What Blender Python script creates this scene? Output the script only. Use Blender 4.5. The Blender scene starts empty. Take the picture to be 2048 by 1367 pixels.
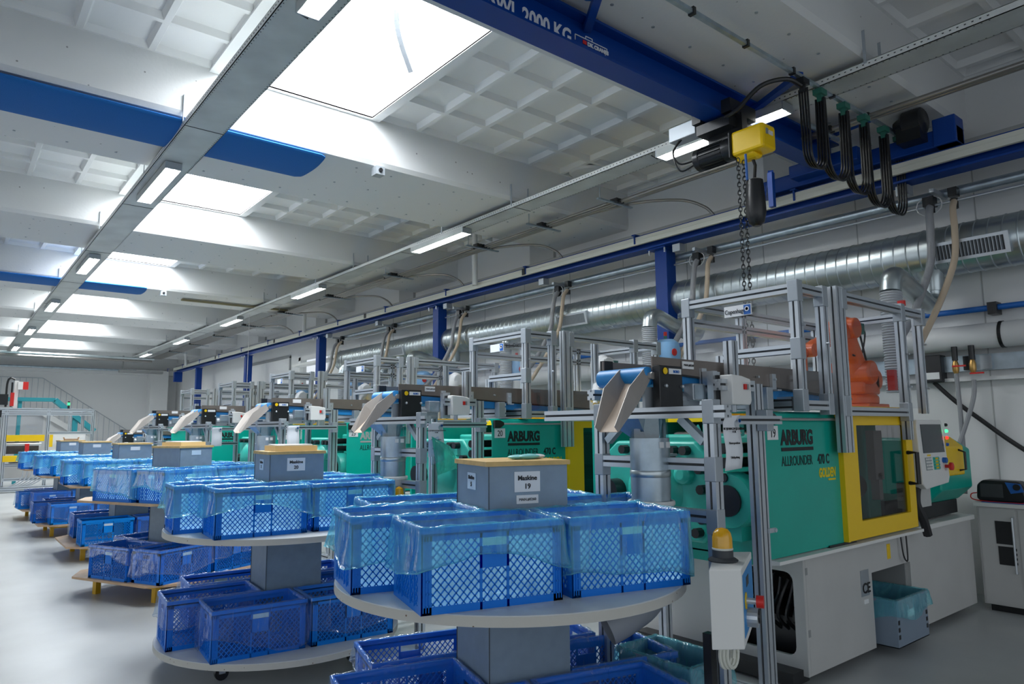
import bpy, bmesh, math, random
from mathutils import Vector, Matrix
random.seed(7)
C = bpy.context.scene.collection
PI = math.pi
# ------------------------------------------------------------------ camera
H = 1.65
cam = bpy.data.cameras.new('camera'); cam.lens = 1398.07*36/2048; cam.sensor_width = 36; cam.clip_start = .05; cam.clip_end = 200
co = bpy.data.objects.new('camera', cam); C.objects.link(co)
v1 = Vector((-119-1024, -(867-683.5), -1398.07)).normalized()
v2 = Vector((2760-1024, -(845-683.5), -1398.07)).normalized()
v3 = v2.cross(v1).normalized(); v1 = v3.cross(v2).normalized()
co.matrix_world = Matrix(((v2.x, v2.y, v2.z, 0), (v1.x, v1.y, v1.z, 0), (v3.x, v3.y, v3.z, H), (0, 0, 0, 1)))
bpy.context.scene.camera = co
# ------------------------------------------------------------------ world, light, exposure
sc = bpy.context.scene
sc.view_settings.view_transform = 'Standard'; sc.view_settings.look = 'None'; sc.view_settings.gamma = 1
sc.view_settings.exposure = 0.3
w = bpy.data.worlds.new('world'); sc.world = w; w.use_nodes = True
bg = w.node_tree.nodes['Background']; bg.inputs[0].default_value = (.86, .93, 1, 1); bg.inputs[1].default_value = .76
sc.cycles.transparent_max_bounces = 20
SKY_E = 19.0; TUBE_E = 24.0
def area(name, loc, sx, sy, power, col=(1, 1, 1)):
    l = bpy.data.lights.new(name, 'AREA'); l.shape = 'RECTANGLE'; l.size = sx; l.size_y = sy; l.energy = power; l.color = col
    o = bpy.data.objects.new(name, l); C.objects.link(o); o.location = loc; return o

# ------------------------------------------------------------------ materials
def mat(name, col, rough=.5, metal=0, bump=0, bscale=20, var=0, vscale=3, spec=.5, emit=None, estr=0, coat=0):
    m = bpy.data.materials.new(name); m.use_nodes = True; n = m.node_tree; b = n.nodes['Principled BSDF']
    b.inputs['Base Color'].default_value = (*col, 1); b.inputs['Roughness'].default_value = rough; b.inputs['Metallic'].default_value = metal
    b.inputs['Specular IOR Level'].default_value = spec
    if coat: b.inputs['Coat Weight'].default_value = coat
    if emit: b.inputs['Emission Color'].default_value = (*emit, 1); b.inputs['Emission Strength'].default_value = estr
    if bump or var:
        tc = n.nodes.new('ShaderNodeTexCoord')
    if bump:
        t = n.nodes.new('ShaderNodeTexNoise'); t.inputs['Scale'].default_value = bscale; t.inputs['Detail'].default_value = 4
        n.links.new(tc.outputs['Object'], t.inputs['Vector'])
        bp = n.nodes.new('ShaderNodeBump'); bp.inputs['Strength'].default_value = bump; bp.inputs['Distance'].default_value = .01
        n.links.new(t.outputs['Fac'], bp.inputs['Height']); n.links.new(bp.outputs['Normal'], b.inputs['Normal'])
    if var:
        t = n.nodes.new('ShaderNodeTexNoise'); t.inputs['Scale'].default_value = vscale; t.inputs['Detail'].default_value = 6
        n.links.new(tc.outputs['Object'], t.inputs['Vector'])
        mr = n.nodes.new('ShaderNodeMapRange'); mr.inputs['From Min'].default_value = .3; mr.inputs['From Max'].default_value = .7
        mr.inputs['To Min'].default_value = 1-var; mr.inputs['To Max'].default_value = 1+var*.5
        n.links.new(t.outputs['Fac'], mr.inputs['Value'])
        mx = n.nodes.new('ShaderNodeMix'); mx.data_type = 'RGBA'; mx.blend_type = 'MULTIPLY'; mx.inputs[0].default_value = 1
        mx.inputs[6].default_value = (*col, 1); n.links.new(mr.outputs['Result'], mx.inputs[7]); n.links.new(mx.outputs[2], b.inputs['Base Color'])
    return m
def spotted(name, col, scol, rough, scale, thr):
    m = mat(name, col, rough, bump=.15, bscale=30); n = m.node_tree; b = n.nodes['Principled BSDF']
    tc = n.nodes.new('ShaderNodeTexCoord'); v = n.nodes.new('ShaderNodeTexVoronoi'); v.inputs['Scale'].default_value = scale
    n.links.new(tc.outputs['Object'], v.inputs['Vector'])
    lt = n.nodes.new('ShaderNodeMath'); lt.operation = 'LESS_THAN'; lt.inputs[1].default_value = thr; n.links.new(v.outputs['Distance'], lt.inputs[0])
    mx = n.nodes.new('ShaderNodeMix'); mx.data_type = 'RGBA'; mx.inputs[6].default_value = (*col, 1); mx.inputs[7].default_value = (*scol, 1)
    n.links.new(lt.outputs[0], mx.inputs[0]); n.links.new(mx.outputs[2], b.inputs['Base Color']); return m
def film(name, tint, body, op, gloss=.08, bstr=.7, bscale=7):
    m = bpy.data.materials.new(name); m.use_nodes = True; n = m.node_tree; n.nodes.remove(n.nodes['Principled BSDF'])
    out = n.nodes['Material Output']; N = n.nodes.new; L = n.links.new
    tr = N('ShaderNodeBsdfTransparent'); tr.inputs[0].default_value = (*tint, 1)
    df = N('ShaderNodeBsdfDiffuse'); df.inputs[0].default_value = (*body, 1)
    tl = N('ShaderNodeBsdfTranslucent'); tl.inputs[0].default_value = (*body, 1)
    gl = N('ShaderNodeBsdfGlossy'); gl.inputs[0].default_value = (1, 1, 1, 1); gl.inputs['Roughness'].default_value = .09
    tc = N('ShaderNodeTexCoord'); ns = N('ShaderNodeTexNoise'); ns.inputs['Scale'].default_value = bscale; ns.inputs['Detail'].default_value = 3
    ns.inputs['Distortion'].default_value = 1.6
    mp = N('ShaderNodeMapping'); mp.inputs['Scale'].default_value = (1, 1, .45); L(tc.outputs['Object'], mp.inputs[0]); L(mp.outputs[0], ns.inputs['Vector'])
    bp = N('ShaderNodeBump'); bp.inputs['Strength'].default_value = bstr; bp.inputs['Distance'].default_value = .03; L(ns.outputs['Fac'], bp.inputs['Height'])
    L(bp.outputs[0], gl.inputs['Normal'])
    a = N('ShaderNodeMixShader'); a.inputs[0].default_value = .5; L(df.outputs[0], a.inputs[1]); L(tl.outputs[0], a.inputs[2])
    mr = N('ShaderNodeMapRange'); mr.inputs['From Min'].default_value = .35; mr.inputs['From Max'].default_value = .68
    mr.inputs['To Min'].default_value = op*.6; mr.inputs['To Max'].default_value = min(1, op*1.7); L(ns.outputs['Fac'], mr.inputs['Value'])
    b = N('ShaderNodeMixShader'); L(mr.outputs[0], b.inputs[0]); L(tr.outputs[0], b.inputs[1]); L(a.outputs[0], b.inputs[2])
    fr = N('ShaderNodeFresnel'); fr.inputs['IOR'].default_value = 1.25; L(bp.outputs[0], fr.inputs['Normal'])
    fm = N('ShaderNodeMath'); fm.operation = 'MULTIPLY'; fm.inputs[1].default_value = gloss*14; L(fr.outputs[0], fm.inputs[0])
    mn = N('ShaderNodeMath'); mn.operation = 'MINIMUM'; mn.inputs[1].default_value = .18; L(fm.outputs[0], mn.inputs[0])
    c = N('ShaderNodeMixShader'); L(mn.outputs[0], c.inputs[0]); L(b.outputs[0], c.inputs[1]); L(gl.outputs[0], c.inputs[2]); L(c.outputs[0], out.inputs[0])
    return m
def glassy(name, tint, gloss=.06, rough=.02):
    m = bpy.data.materials.new(name); m.use_nodes = True; n = m.node_tree; n.nodes.remove(n.nodes['Principled BSDF'])
    tr = n.nodes.new('ShaderNodeBsdfTransparent'); tr.inputs[0].default_value = (*tint, 1)
    gl = n.nodes.new('ShaderNodeBsdfGlossy'); gl.inputs['Roughness'].default_value = rough
    c = n.nodes.new('ShaderNodeMixShader'); c.inputs[0].default_value = gloss
    n.links.new(tr.outputs[0], c.inputs[1]); n.links.new(gl.outputs[0], c.inputs[2]); n.links.new(c.outputs[0], n.nodes['Material Output'].inputs[0]); return m
def emis(name, col, s):
    m = bpy.data.materials.new(name); m.use_nodes = True; n = m.node_tree; n.nodes.remove(n.nodes['Principled BSDF'])
    e = n.nodes.new('ShaderNodeEmission'); e.inputs[0].default_value = (*col, 1); e.inputs[1].default_value = s
    n.links.new(e.outputs[0], n.nodes['Material Output'].inputs[0]); return m
FLOOR = mat('floor_epoxy', (.50, .52, .525), .34, var=.16, vscale=.9, bump=.03, bscale=2)
SLAB = mat('ceiling_paint', (.78, .79, .79), .7, bump=.1, bscale=12)
BEAM = spotted('beam_paint', (.70, .71, .71), (.32, .32, .32), .6, 5.5, .055)
WALL = mat('wall_paint', (.72, .73, .73), .7, bump=.05, bscale=6)
WALLL = mat('panel_paint', (.80, .81, .80), .6)
TRAY = mat('galvanised_tray', (.56, .59, .58), .45, .35, var=.18, vscale=2.2)
GALV = mat('galvanised_steel', (.52, .58, .60), .3, .9, var=.15, vscale=4)
GALVD = mat('galvanised_pipe', (.42, .50, .56), .38, .8, var=.2, vscale=9)
ALU = mat('aluminium', (.60, .64, .68), .36, .75)
ALUB = mat('aluminium_bracket', (.42, .46, .50), .45, .6)
SLOT = mat('slot_dark', (.05, .055, .06), .6)
STEELB = mat('brushed_steel', (.28, .24, .215), .42, .75, var=.12, vscale=5)
STEEL = mat('sheet_steel', (.55, .53, .51), .35, .8)
CHUTE = mat('chute_steel', (.40, .37, .345), .5, .4)
CHUTEIN = mat('chute_lining', (.66, .53, .42), .6)
GREEN = mat('machine_green', (.0, .40, .31), .32, var=.1, vscale=2.5)
GREENL = mat('casting_green', (.03, .47, .38), .38, bump=.2, bscale=14)
YEL = mat('safety_yellow', (.93, .60, .0), .4)
YELF = mat('frame_yellow', (.62, .36, .01), .45)
BLUE = mat('crane_blue', (.0, .042, .26), .4, spec=.35)
BLUED = mat('textile_blue', (.0, .12, .42), .8, bump=.2, bscale=90)
CRATE = mat('crate_blue', (.0, .18, .72), .38, spec=.35)
CRATE2 = mat('crate_blue_light', (.0, .26, .82), .38, spec=.35)
BODY = mat('machine_grey', (.55, .55, .54), .45, var=.05)
BODYD = mat('machine_dark_grey', (.30, .31, .31), .55)  # darker grey for recess walls, small plates, door trim and far duct end
BLACK = mat('black_plastic', (.012, .013, .015), .35)
BLACKM = mat('black_steel', (.02, .022, .025), .3, .3)
RUB = mat('rubber', (.02, .02, .022), .55)
WHITE = mat('white_plastic', (.78, .78, .76), .4)
CREAM = mat('busbar_cream', (.66, .67, .60), .5)
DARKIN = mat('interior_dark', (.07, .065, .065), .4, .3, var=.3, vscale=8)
LAM = mat('grey_laminate', (.24, .32, .40), .42, var=.08, vscale=14)
DISC = mat('white_board', (.66, .68, .68), .4, var=.06)
EDGE = spotted('worn_board_edge', (.55, .54, .50), (.16, .10, .06), .5, 26, .10)
WOOD = mat('birch_edge', (.70, .46, .17), .5, var=.15, vscale=20)
WOODP = mat('plywood', (.55, .36, .21), .5, var=.15, vscale=10)
ORANGE = mat('robot_orange', (.78, .13, .02), .32)
PORC = mat('robot_white', (.75, .75, .74), .3)
RED = mat('red_plastic', (.65, .02, .015), .35)
LBLUE = mat('loader_blue', (.25, .50, .82), .3)
BELT = mat('belt_blue', (.02, .25, .62), .45)
LABEL = mat('label_white', (.82, .83, .84), .6)
CARD = mat('card_pale_blue', (.58, .72, .84), .6)
INK = mat('ink_black', (.01, .01, .012), .5)
INKR = mat('ink_red', (.65, .02, .02), .5)
INKY = mat('ink_yellow', (.80, .60, .0), .5)
INKW = mat('ink_white', (.75, .76, .80), .5)
INKB = mat('ink_blue', (.01, .12, .45), .5)
PIPEC = mat('conduit_steel', (.30, .285, .27), .3, .8)
HOSEG = mat('hose_grey', (.30, .31, .33), .4, bump=.4, bscale=60)
HOSEB = mat('hose_beige', (.52, .42, .31), .5)
FLEX = mat('flex_grey', (.40, .43, .47), .5)
PIPEW = mat('insulated_white', (.70, .71, .72), .45)
PIPEB = mat('air_pipe_blue', (.01, .13, .48), .4)
TEAL = mat('teal_belt', (.02, .28, .33), .5)
PCB = mat('connector_green', (.03, .16, .12), .5)
SCREEN = mat('screen_dark', (.03, .045, .055), .15)
BRASS = mat('brass', (.6, .36, .12), .35, .8)
KEYPAD = mat('keypad', (.30, .34, .34), .5)
AMBER = mat('amber_dome', (.75, .38, .0), .12, spec=.8)
PAPER = mat('paper', (.78, .81, .86), .7, bump=.1, bscale=8)
GBAG = film('green_film', (.35, .9, .8), (.12, .62, .52), .55, .1)
FILMC = film('cyan_film', (.62, .95, 1.0), (.34, .90, 1.0), .27, .07)
FILMI = film('cyan_lining', (.5, .82, 1.0), (.46, .86, 1.0), .88, .04)
FILMW = film('clear_film', (.86, .93, 1.0), (.70, .84, 1.0), .08, .08, 1.0, 8)
FILMWI = film('clear_lining', (.9, .95, 1.0), (.7, .8, .95), .06, .05, 1.0, 8)
PANE = glassy('acrylic_pane', (.93, .94, .955), .045)
PANED = glassy('tinted_pane', (.66, .65, .66), .08)
CANP = glassy('clear_tube', (.62, .80, .86), .12)
SKYM = emis('skylight_daylight', (.93, .97, 1), SKY_E)
TUBE = emis('fluorescent_tube', (1, .99, .95), TUBE_E)
LGREEN = emis('lamp_green', (.05, 1, .25), 2.0); LRED = emis('lamp_red', (1, .04, .03), 1.6)

# ------------------------------------------------------------------ mesh builder
class MB:
    def __init__(s): s.v = []; s.f = []; s.mi = []; s.cur = 0
    def add(s, vs, fs):
        k = len(s.v); s.v += [tuple(v) for v in vs]
        for f in fs: s.f.append(tuple(i+k for i in f)); s.mi.append(s.cur)
        return s
    def box(s, x0, y0, z0, x1, y1, z1):
        if x0 > x1: x0, x1 = x1, x0
        if y0 > y1: y0, y1 = y1, y0
        if z0 > z1: z0, z1 = z1, z0
        return s.add([(x0,y0,z0),(x1,y0,z0),(x1,y1,z0),(x0,y1,z0),(x0,y0,z1),(x1,y0,z1),(x1,y1,z1),(x0,y1,z1)],
              [(0,3,2,1),(4,5,6,7),(0,1,5,4),(1,2,6,5),(2,3,7,6),(3,0,4,7)])
    def hexa(s, a, b):      # two matching quads joined
        return s.add(list(a)+list(b), [(3,2,1,0),(4,5,6,7),(0,1,5,4),(1,2,6,5),(2,3,7,6),(3,0,4,7)])
    def bar(s, p, q, w, h=None, up=(0,0,1)):
        h = h or w; p = Vector(p); q = Vector(q); d = (q-p).normalized(); u = Vector(up)
        if abs(d.dot(u)) > .98: u = Vector((0,1,0))
        a = d.cross(u).normalized()*w/2; b = a.cross(d).normalized()*h/2
        return s.hexa([p-a-b, p+a-b, p+a+b, p-a+b], [q-a-b, q+a-b, q+a+b, q-a+b])
    def cyl(s, p, q, r, r2=None, n=16, cap=True):
        p = Vector(p); q = Vector(q); r2 = r if r2 is None else r2; d = (q-p).normalized()
        u = Vector((0,0,1)) if abs(d.z) < .9 else Vector((1,0,0)); a = d.cross(u).normalized(); b = d.cross(a)
        vs = []
        for c, rr in ((p, r), (q, r2)):
            for i in range(n): t = 2*PI*i/n; vs.append(c+a*rr*math.cos(t)+b*rr*math.sin(t))
        fs = [(i, (i+1)%n, n+(i+1)%n, n+i) for i in range(n)]
        if cap: fs += [tuple(range(n-1,-1,-1)), tuple(range(n,2*n))]
        return s.add(vs, fs)
    def tube(s, pts, r, n=10, cap=True):
        pts = [Vector(p) for p in pts]; m = len(pts); rr = r if isinstance(r, (list, tuple)) else [r]*m
        k = len(s.v); prev = None
        vs = []
        for i, p in enumerate(pts):
            d = (pts[min(i+1,m-1)]-pts[max(i-1,0)]).normalized()
            if prev is None:
                u = Vector((0,0,1)) if abs(d.z) < .9 else Vector((1,0,0)); a = d.cross(u).normalized()
            else: a = (prev-d*prev.dot(d)).normalized()
            prev = a; b = d.cross(a)
            for j in range(n): t = 2*PI*j/n; vs.append(p+a*rr[i]*math.cos(t)+b*rr[i]*math.sin(t))
        fs = []
        for i in range(m-1):
            for j in range(n): fs.append((i*n+j, i*n+(j+1)%n, (i+1)*n+(j+1)%n, (i+1)*n+j))
        if cap: fs += [tuple(range(n-1,-1,-1)), tuple(range((m-1)*n, m*n))]
        return s.add(vs, fs)
    def lathe(s, prof, c=(0,0,0), n=24, axis='z'):   # prof = [(r, h)...]
        c = Vector(c); vs = []
        for r, h in prof:
            for j in range(n):
                t = 2*PI*j/n; x, y = r*math.cos(t), r*math.sin(t)
                vs.append(c+(Vector((x,y,h)) if axis == 'z' else Vector((x,h,y)) if axis == 'y' else Vector((h,x,y))))
        m = len(prof); fs = [(i*n+j, i*n+(j+1)%n, (i+1)*n+(j+1)%n, (i+1)*n+j) for i in range(m-1) for j in range(n)]
        fs += [tuple(range(n-1,-1,-1)), tuple(range((m-1)*n, m*n))]
        return s.add(vs, fs)
    def prism(s, poly, a, b, plane='xz'):    # polygon extruded along the third axis
        def P(u, v, w): return {'xz': (u, w, v), 'yz': (w, u, v), 'xy': (u, v, w)}[plane]
        n = len(poly); vs = [P(u, v, a) for u, v in poly]+[P(u, v, b) for u, v in poly]
        return s.add(vs, [tuple(range(n-1,-1,-1)), tuple(range(n,2*n))]+[(i,(i+1)%n,n+(i+1)%n,n+i) for i in range(n)])
    def holed(s, o, h, a, b, plane='xz', rad=0): # rectangle o with (rounded) rectangular hole h
        def rr(x0,y0,x1,y1,r,k=4):
            pts = []
            for cx, cy, st in ((x1-r,y0+r,-90),(x1-r,y1-r,0),(x0+r,y1-r,90),(x0+r,y0+r,180)):
                for i in range(k+1):
                    t = math.radians(st+90*i/k); pts.append((cx+r*math.cos(t), cy+r*math.sin(t)))
            return pts
        inn = rr(*h, max(rad, 1e-4)); k = 5; out = []
        x0,y0,x1,y1 = o
        for i, c in enumerate(((x1,y0),(x1,y1),(x0,y1),(x0,y0))): out += [c]*k
        def P(u, v, w): return {'xz': (u, w, v), 'yz': (w, u, v), 'xy': (u, v, w)}[plane]
        n = len(inn); vs = [P(*p, a) for p in inn]+[P(*p, a) for p in out]+[P(*p, b) for p in inn]+[P(*p, b) for p in out]; fs = []
        for i in range(n):
            j = (i+1)%n; fs += [(i,j,n+j,n+i), (2*n+i,3*n+i,3*n+j,2*n+j), (i,2*n+i,2*n+j,j), (n+i,n+j,3*n+j,3*n+i)]
        return s.add(vs, fs)
    def build(s, name, m, parent=None, smooth=False, bevel=0, org=None, loc=None):
        me = bpy.data.meshes.new(name); o3 = Vector(org if org is not None else (parent['_o'] if parent is not None and '_o' in parent else (0,0,0)))
        me.from_pydata([tuple(Vector(v)-o3) for v in s.v], [], s.f)
        bm = bmesh.new(); bm.from_mesh(me); bmesh.ops.remove_doubles(bm, verts=bm.verts, dist=1e-6)
        bmesh.ops.recalc_face_normals(bm, faces=bm.faces); bm.to_mesh(me); bm.free()
        ms = m if isinstance(m, (list, tuple)) else [m]
        for x in ms: me.materials.append(x)
        if len(ms) > 1 and len(me.polygons) == len(s.mi):
            for p, i in zip(me.polygons, s.mi): p.material_index = i
        if smooth:
            for p in me.polygons: p.use_smooth = True
            me.set_sharp_from_angle(angle=math.radians(38))
        o = bpy.data.objects.new(name, me); C.objects.link(o)
        if parent is not None: o.parent = parent
        elif org is not None: o.location = loc if loc is not None else org
        o['_o'] = list(o3)
        if bevel:
            b = o.modifiers.new('b', 'BEVEL'); b.width = bevel; b.segments = 2; b.limit_method = 'ANGLE'
        return o
OFF = Vector((0,0,0))
def thing(name, label, cat, org=(0,0,0), group=None):
    o = bpy.data.objects.new(name, None); C.objects.link(o); o.location = Vector(org)+OFF; o['label'] = label; o['category'] = cat
    if group: o['group'] = group
    o['_o'] = list(org); o.empty_display_size = .1; return o
def tag(o, label, cat, group=None, kind=None):
    o['label'] = label; o['category'] = cat
    if group: o['group'] = group
    if kind: o['kind'] = kind
    return o
def solo(mb, name, m, label, cat, org, group=None, kind=None, **k):
    o = mb.build(name, m, None, org=org, loc=Vector(org)+OFF, **k); return tag(o, label, cat, group, kind)
def struct(mb, name, m, **k):
    o = mb.build(name, m, None, **k); o['kind'] = 'structure'; return o
def copy_tree(o, delta=None, label=None, parent=None, rot=None, loc=None):
    c = o.copy(); C.objects.link(c)
    if parent is not None: c.parent = parent
    else:
        if loc is not None: c.location = loc
        if delta is not None: c.location = o.location+Vector(delta)
        if rot is not None: c.rotation_euler = (0,0,rot)
        if label: c['label'] = label
    for ch in list(KIDS(o)): copy_tree(ch, parent=c)
    return c
def KIDS(o): return [x for x in o.children]
def cat_curve(pts, n=8):
    pts = [Vector(p) for p in pts]; P = [pts[0]]+pts+[pts[-1]]; out = []
    for i in range(1, len(P)-2):
        for k in range(n):
            t = k/n; a, b, c, d = P[i-1], P[i], P[i+1], P[i+2]
            out.append(.5*((2*b)+(c-a)*t+(2*a-5*b+4*c-d)*t*t+(3*b-a-3*c+d)*t**3))
    return out+[pts[-1]]
def text(name, body, size, loc, m, parent, face='-y', bold=0, width=1, thick=.001, align='LEFT', shear=0):
    cu = bpy.data.curves.new(name, 'FONT'); cu.body = body; cu.size = size; cu.offset = bold; cu.extrude = thick; cu.align_x = align; cu.shear = shear
    cu.resolution_u = 3
    t = bpy.data.objects.new('t', cu); C.objects.link(t); bpy.context.view_layer.update()
    me = bpy.data.meshes.new_from_object(t.evaluated_get(bpy.context.evaluated_depsgraph_get())); bpy.data.objects.remove(t)
    me.materials.clear(); me.materials.append(m)
    R = {'-y': Matrix(((width,0,0),(0,0,-1),(0,1,0))), '-x': Matrix(((0,0,-1),(-width,0,0),(0,1,0))),
         '+y': Matrix(((-width,0,0),(0,0,1),(0,1,0)))}[face] if isinstance(face, str) else face
    loc = Vector(loc)-Vector(parent['_o'] if '_o' in parent else (0,0,0))
    for v in me.vertices: v.co = R @ v.co + loc
    me.name = name; o = bpy.data.objects.new(name, me); C.objects.link(o); o.parent = parent; return o
# ================================================================== THE HALL
ZB, ZS, XW, YW = 4.72, 5.28, 8.1, 34.0
BY = [-2.27+4.67*k for k in range(8)]       # near edges of the beams
m = MB().box(-13,-9,-.12,XW+.2,YW+.2,0); struct(m, 'floor', FLOOR)
m = MB()
gx = [3.685+.595*k for k in range(-20, 8)]
gx = [g for g in gx if g < XW-.05]+[XW]
win = 0
for k in range(len(BY)):
    y0 = BY[k]+1.67; y1 = BY[k+1] if k+1 < len(BY) else YW
    n = max(1, round((y1-y0)/.58)); gy = [y0+(y1-y0)*i/n for i in range(n+1)]
    sky = 0 < k < 7 and n >= 5
    for i in range(len(gx)-1):
        for j in range(n):
            if sky and 1.85 < (gx[i]+gx[i+1])/2 < 3.7 and y0+.8 < (gy[j]+gy[j+1])/2 < y1-.2: continue
            a, b, c, d = gx[i], gx[i+1], gy[j], gy[j+1]; r = .028; q = .055
            r1 = [(a,c),(b,c),(b,d),(a,d)]; r2 = [(a+r,c+r),(b-r,c+r),(b-r,d-r),(a+r,d-r)]; r3 = [(a+q,c+q),(b-q,c+q),(b-q,d-q),(a+q,d-q)]
            m.add([(*p,ZS) for p in r1]+[(*p,ZS) for p in r2]+[(*p,ZS+.065) for p in r3],
                  [(t,(t+1)%4,4+(t+1)%4,4+t) for t in range(4)]+[(4+t,4+(t+1)%4,8+(t+1)%4,8+t) for t in range(4)]+[(8,9,10,11)])
    if sky:
        x0, x1 = 1.90, 3.685; s0 = gy[[j for j in range(n) if (gy[j]+gy[j+1])/2 > y0+.8][0]]; s1 = gy[[j for j in range(n) if (gy[j]+gy[j+1])/2 < y1-.2][-1]+1]
        win += 1; cb = MB().holed((x0,s0,x1,s1),(x0+.05,s0+.05,x1-.05,s1-.05),ZS-.03,ZS+.42,'xy')
        cb.holed((x0-.06,s0-.06,x1+.06,s1+.06),(x0+.05,s0+.05,x1-.05,s1-.05),ZS-.035,ZS-.012,'xy')
        wo = struct(cb, 'window_%d' % win, SLAB, org=(0,0,0))
        p = MB(); N = 10
        for t in range(N):
            f0, f1 = t/N, (t+1)/N; h = lambda f: ZS+.42+.25*math.sin(PI*f)
            yy = lambda f: s0+.04+(s1-s0-.08)*f
            p.add([(x0+.04,yy(f0),h(f0)),(x1-.04,yy(f0),h(f0)),(x1-.04,yy(f1),h(f1)),(x0+.04,yy(f1),h(f1))],[(0,1,2,3)])
        p.build('pane', SKYM, wo)
        g = MB()
        for xx in (x0+.6, x0+1.2):
            g.tube([(xx, s0+.04+(s1-s0-.08)*t/10, ZS+.40+.25*math.sin(PI*t/10)) for t in range(11)], .006, 5)
        g.build('glazing_bar', STEEL, wo)
        if k == 1:
            st = MB()
            pts = cat_curve([(x0+1.0,s0+.5,ZS+.35),(x0+1.15,s0+.75,ZS+.1),(x0+1.4,s0+.92,ZS-.18)],6)
            for a, b in zip(pts, pts[1:]): st.bar(a, b, .05, .012)
            st.build('pull_strap', FLEX, wo)
struct(m, 'ceiling', SLAB)
m = MB().box(-13,-9,ZS+.9,XW+.2,YW+.2,ZS+.95); struct(m, 'trim_20', SLAB)
for k, y in enumerate(BY):
    b = MB().prism([(y,ZS+.02),(y,ZB+.05),(y+.03,ZB),(y+1.64,ZB),(y+1.67,ZB+.05),(y+1.67,ZS+.02)], -9, XW, 'yz')
    struct(b, 'trim_%d' % (k+1), BEAM)
    dots = MB()                                     # screw heads of the soffit boards
    for i in range(-10, 18):
        for yy in (y+.22, y+.82, y+1.42):
            if i*.46 > XW: continue
            dots.cyl((i*.46-.1,yy,ZB-.006),(i*.46-.1,yy,ZB+.002),.014,n=6)
    dots.build('screw_heads', ALUB, bpy.data.objects['trim_%d' % (k+1)])
wl = MB().box(XW,-9,0,XW+.2,16.0,ZS+.1).box(XW,16.0,3.78,XW+.2,19.9,ZS+.1).box(XW,19.9,0,XW+.2,YW,ZS+.1)
struct(wl, 'wall_right', WALL)
m = MB()
for yy in [-1.2+1.2*i for i in range(14)]: m.box(XW-.004,yy-.006,0,XW+.001,yy+.006,4.5)
m.box(XW-.05,-9,4.52,XW,YW,4.6)
for y in BY:
    m.box(XW-.06,y+1.67,4.6,XW,y+2.3,5.2)
struct(m, 'trim_21', mat('seam_grey', (.42,.43,.43), .7))
m = MB().box(-13,YW,0,XW,YW+.2,ZS+.1); struct(m, 'wall_back', WALL)
m = MB().box(-13,YW-.35,4.12,XW,YW,4.34).box(6.9,YW-.7,0,7.6,YW,4.3); struct(m, 'trim_22', WALL)
m = MB().holed((19.9,0,16.0,3.78),(19.6,-.1,16.4,3.6),XW-.02,XW+.08,'yz') if False else MB()
m.box(XW-.03,17.1,0,XW+.05,17.2,3.78).box(XW-.03,19.8,0,XW+.05,19.95,3.8).box(XW-.03,16,3.7,XW+.05,19.95,3.82).box(XW+.9,16,0,XW+1,20,4).box(XW+.1,17.2,3.2,XW+.9,19.8,3.3)
d = struct(m, 'door_1', WALLL, org=(0,0,0))
MB().box(XW-.06,16.0,3.25,XW+.02,17.1,3.6).build('yellow_header', YEL, d)
MB().box(XW+.02,16.05,0,XW+.06,17.05,3.2).build('opening', DARKIN, d)  # dark sheet standing in for the shade inside the doorway
MB().box(XW-.3,17.2,3.5,XW-.02,19.8,3.56).build('raised_leaf', WALLL, d)
# second wall door further on
m = MB().box(XW-.03,20.6,0,XW,20.68,3.9).box(XW-.03,24.6,0,XW,24.68,3.9).box(XW-.03,20.6,3.86,XW,24.68,3.94); struct(m, 'trim_23', BODYD)
# stair rail against the far wall
t = thing('stair_railing', 'pale steel stair railing descending to the right along the far wall', 'railing', (1.0,33.8,0))
MB().tube([(-1.5,33.8,3.85),(3.05,33.8,3.85),(6.4,33.8,1.6)], .02, 6).build('handrail', ALUB, t)
MB().bar((-1.5,33.8,2.55),(3.05,33.8,2.55),.06,.2).bar((3.05,33.8,2.5),(6.4,33.8,.3),.06,.2).build('stringer', WALLL, t)
for i in range(40):
    x = -1.5+.2*i; z1 = 3.85 if x < 3.05 else 3.85-(x-3.05)*2.25/3.35
    MB().cyl((x,33.8,z1-1.3),(x,33.8,z1),.011,n=5).build('baluster', ALUB, t)
# ------------------------------------------------------------------ light trays and luminaires
def tray(x0, x1, label, side):
    t = thing('lighting_tray', label, 'cable tray', (x0,0,4.64), 'long lighting trays under the beams')
    y0, y1 = -3.0, 31.2
    m = MB().box(x0,y0,4.60,x1,y1,4.606); m.build('tray_bottom', TRAY, t)
    MB().box(x0,y0,4.60,x0+.006,y1,4.66).box(x0,y0,4.655,x0+.03,y1,4.661).build('side_flange', mat('flange_light',(.72,.74,.73),.45,.2), t)
    MB().box(x1-.006,y0,4.60,x1,y1,4.66).box(x1-.03,y0,4.655,x1,y1,4.661).build('side_flange', TRAY, t)
    m = MB()
    for i in range(11): MB().box(x0-.002,1.0+3.0*i,4.596,x1+.002,1.008+3.0*i,4.60).build('joint', SLOT, t)
    m = MB(); yy = 1.5
    while yy < 9.5:
        m.box(x0-.0015,yy,4.628,x0+.001,yy+.014,4.637); m.box(x1-.02,yy,4.5985,x1-.012,yy+.01,4.601); m.box(x0+.012,yy,4.5985,x0+.02,yy+.01,4.601); yy += .05
    m.build('perforations', SLOT, t)['kind'] = 'stuff'
    for y in BY[1:7]:
        for yy in (y-.012, y+1.682):
            for xx in (x0-.004, x1+.004):
                MB().box(xx-.003,yy-.012,4.64,xx+.003,yy+.012,4.93).build('hanger_strip', ALUB, t)
    return t
tray(1.62,1.99,'wide galvanised lighting tray on the left side of the ceiling','l')
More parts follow.
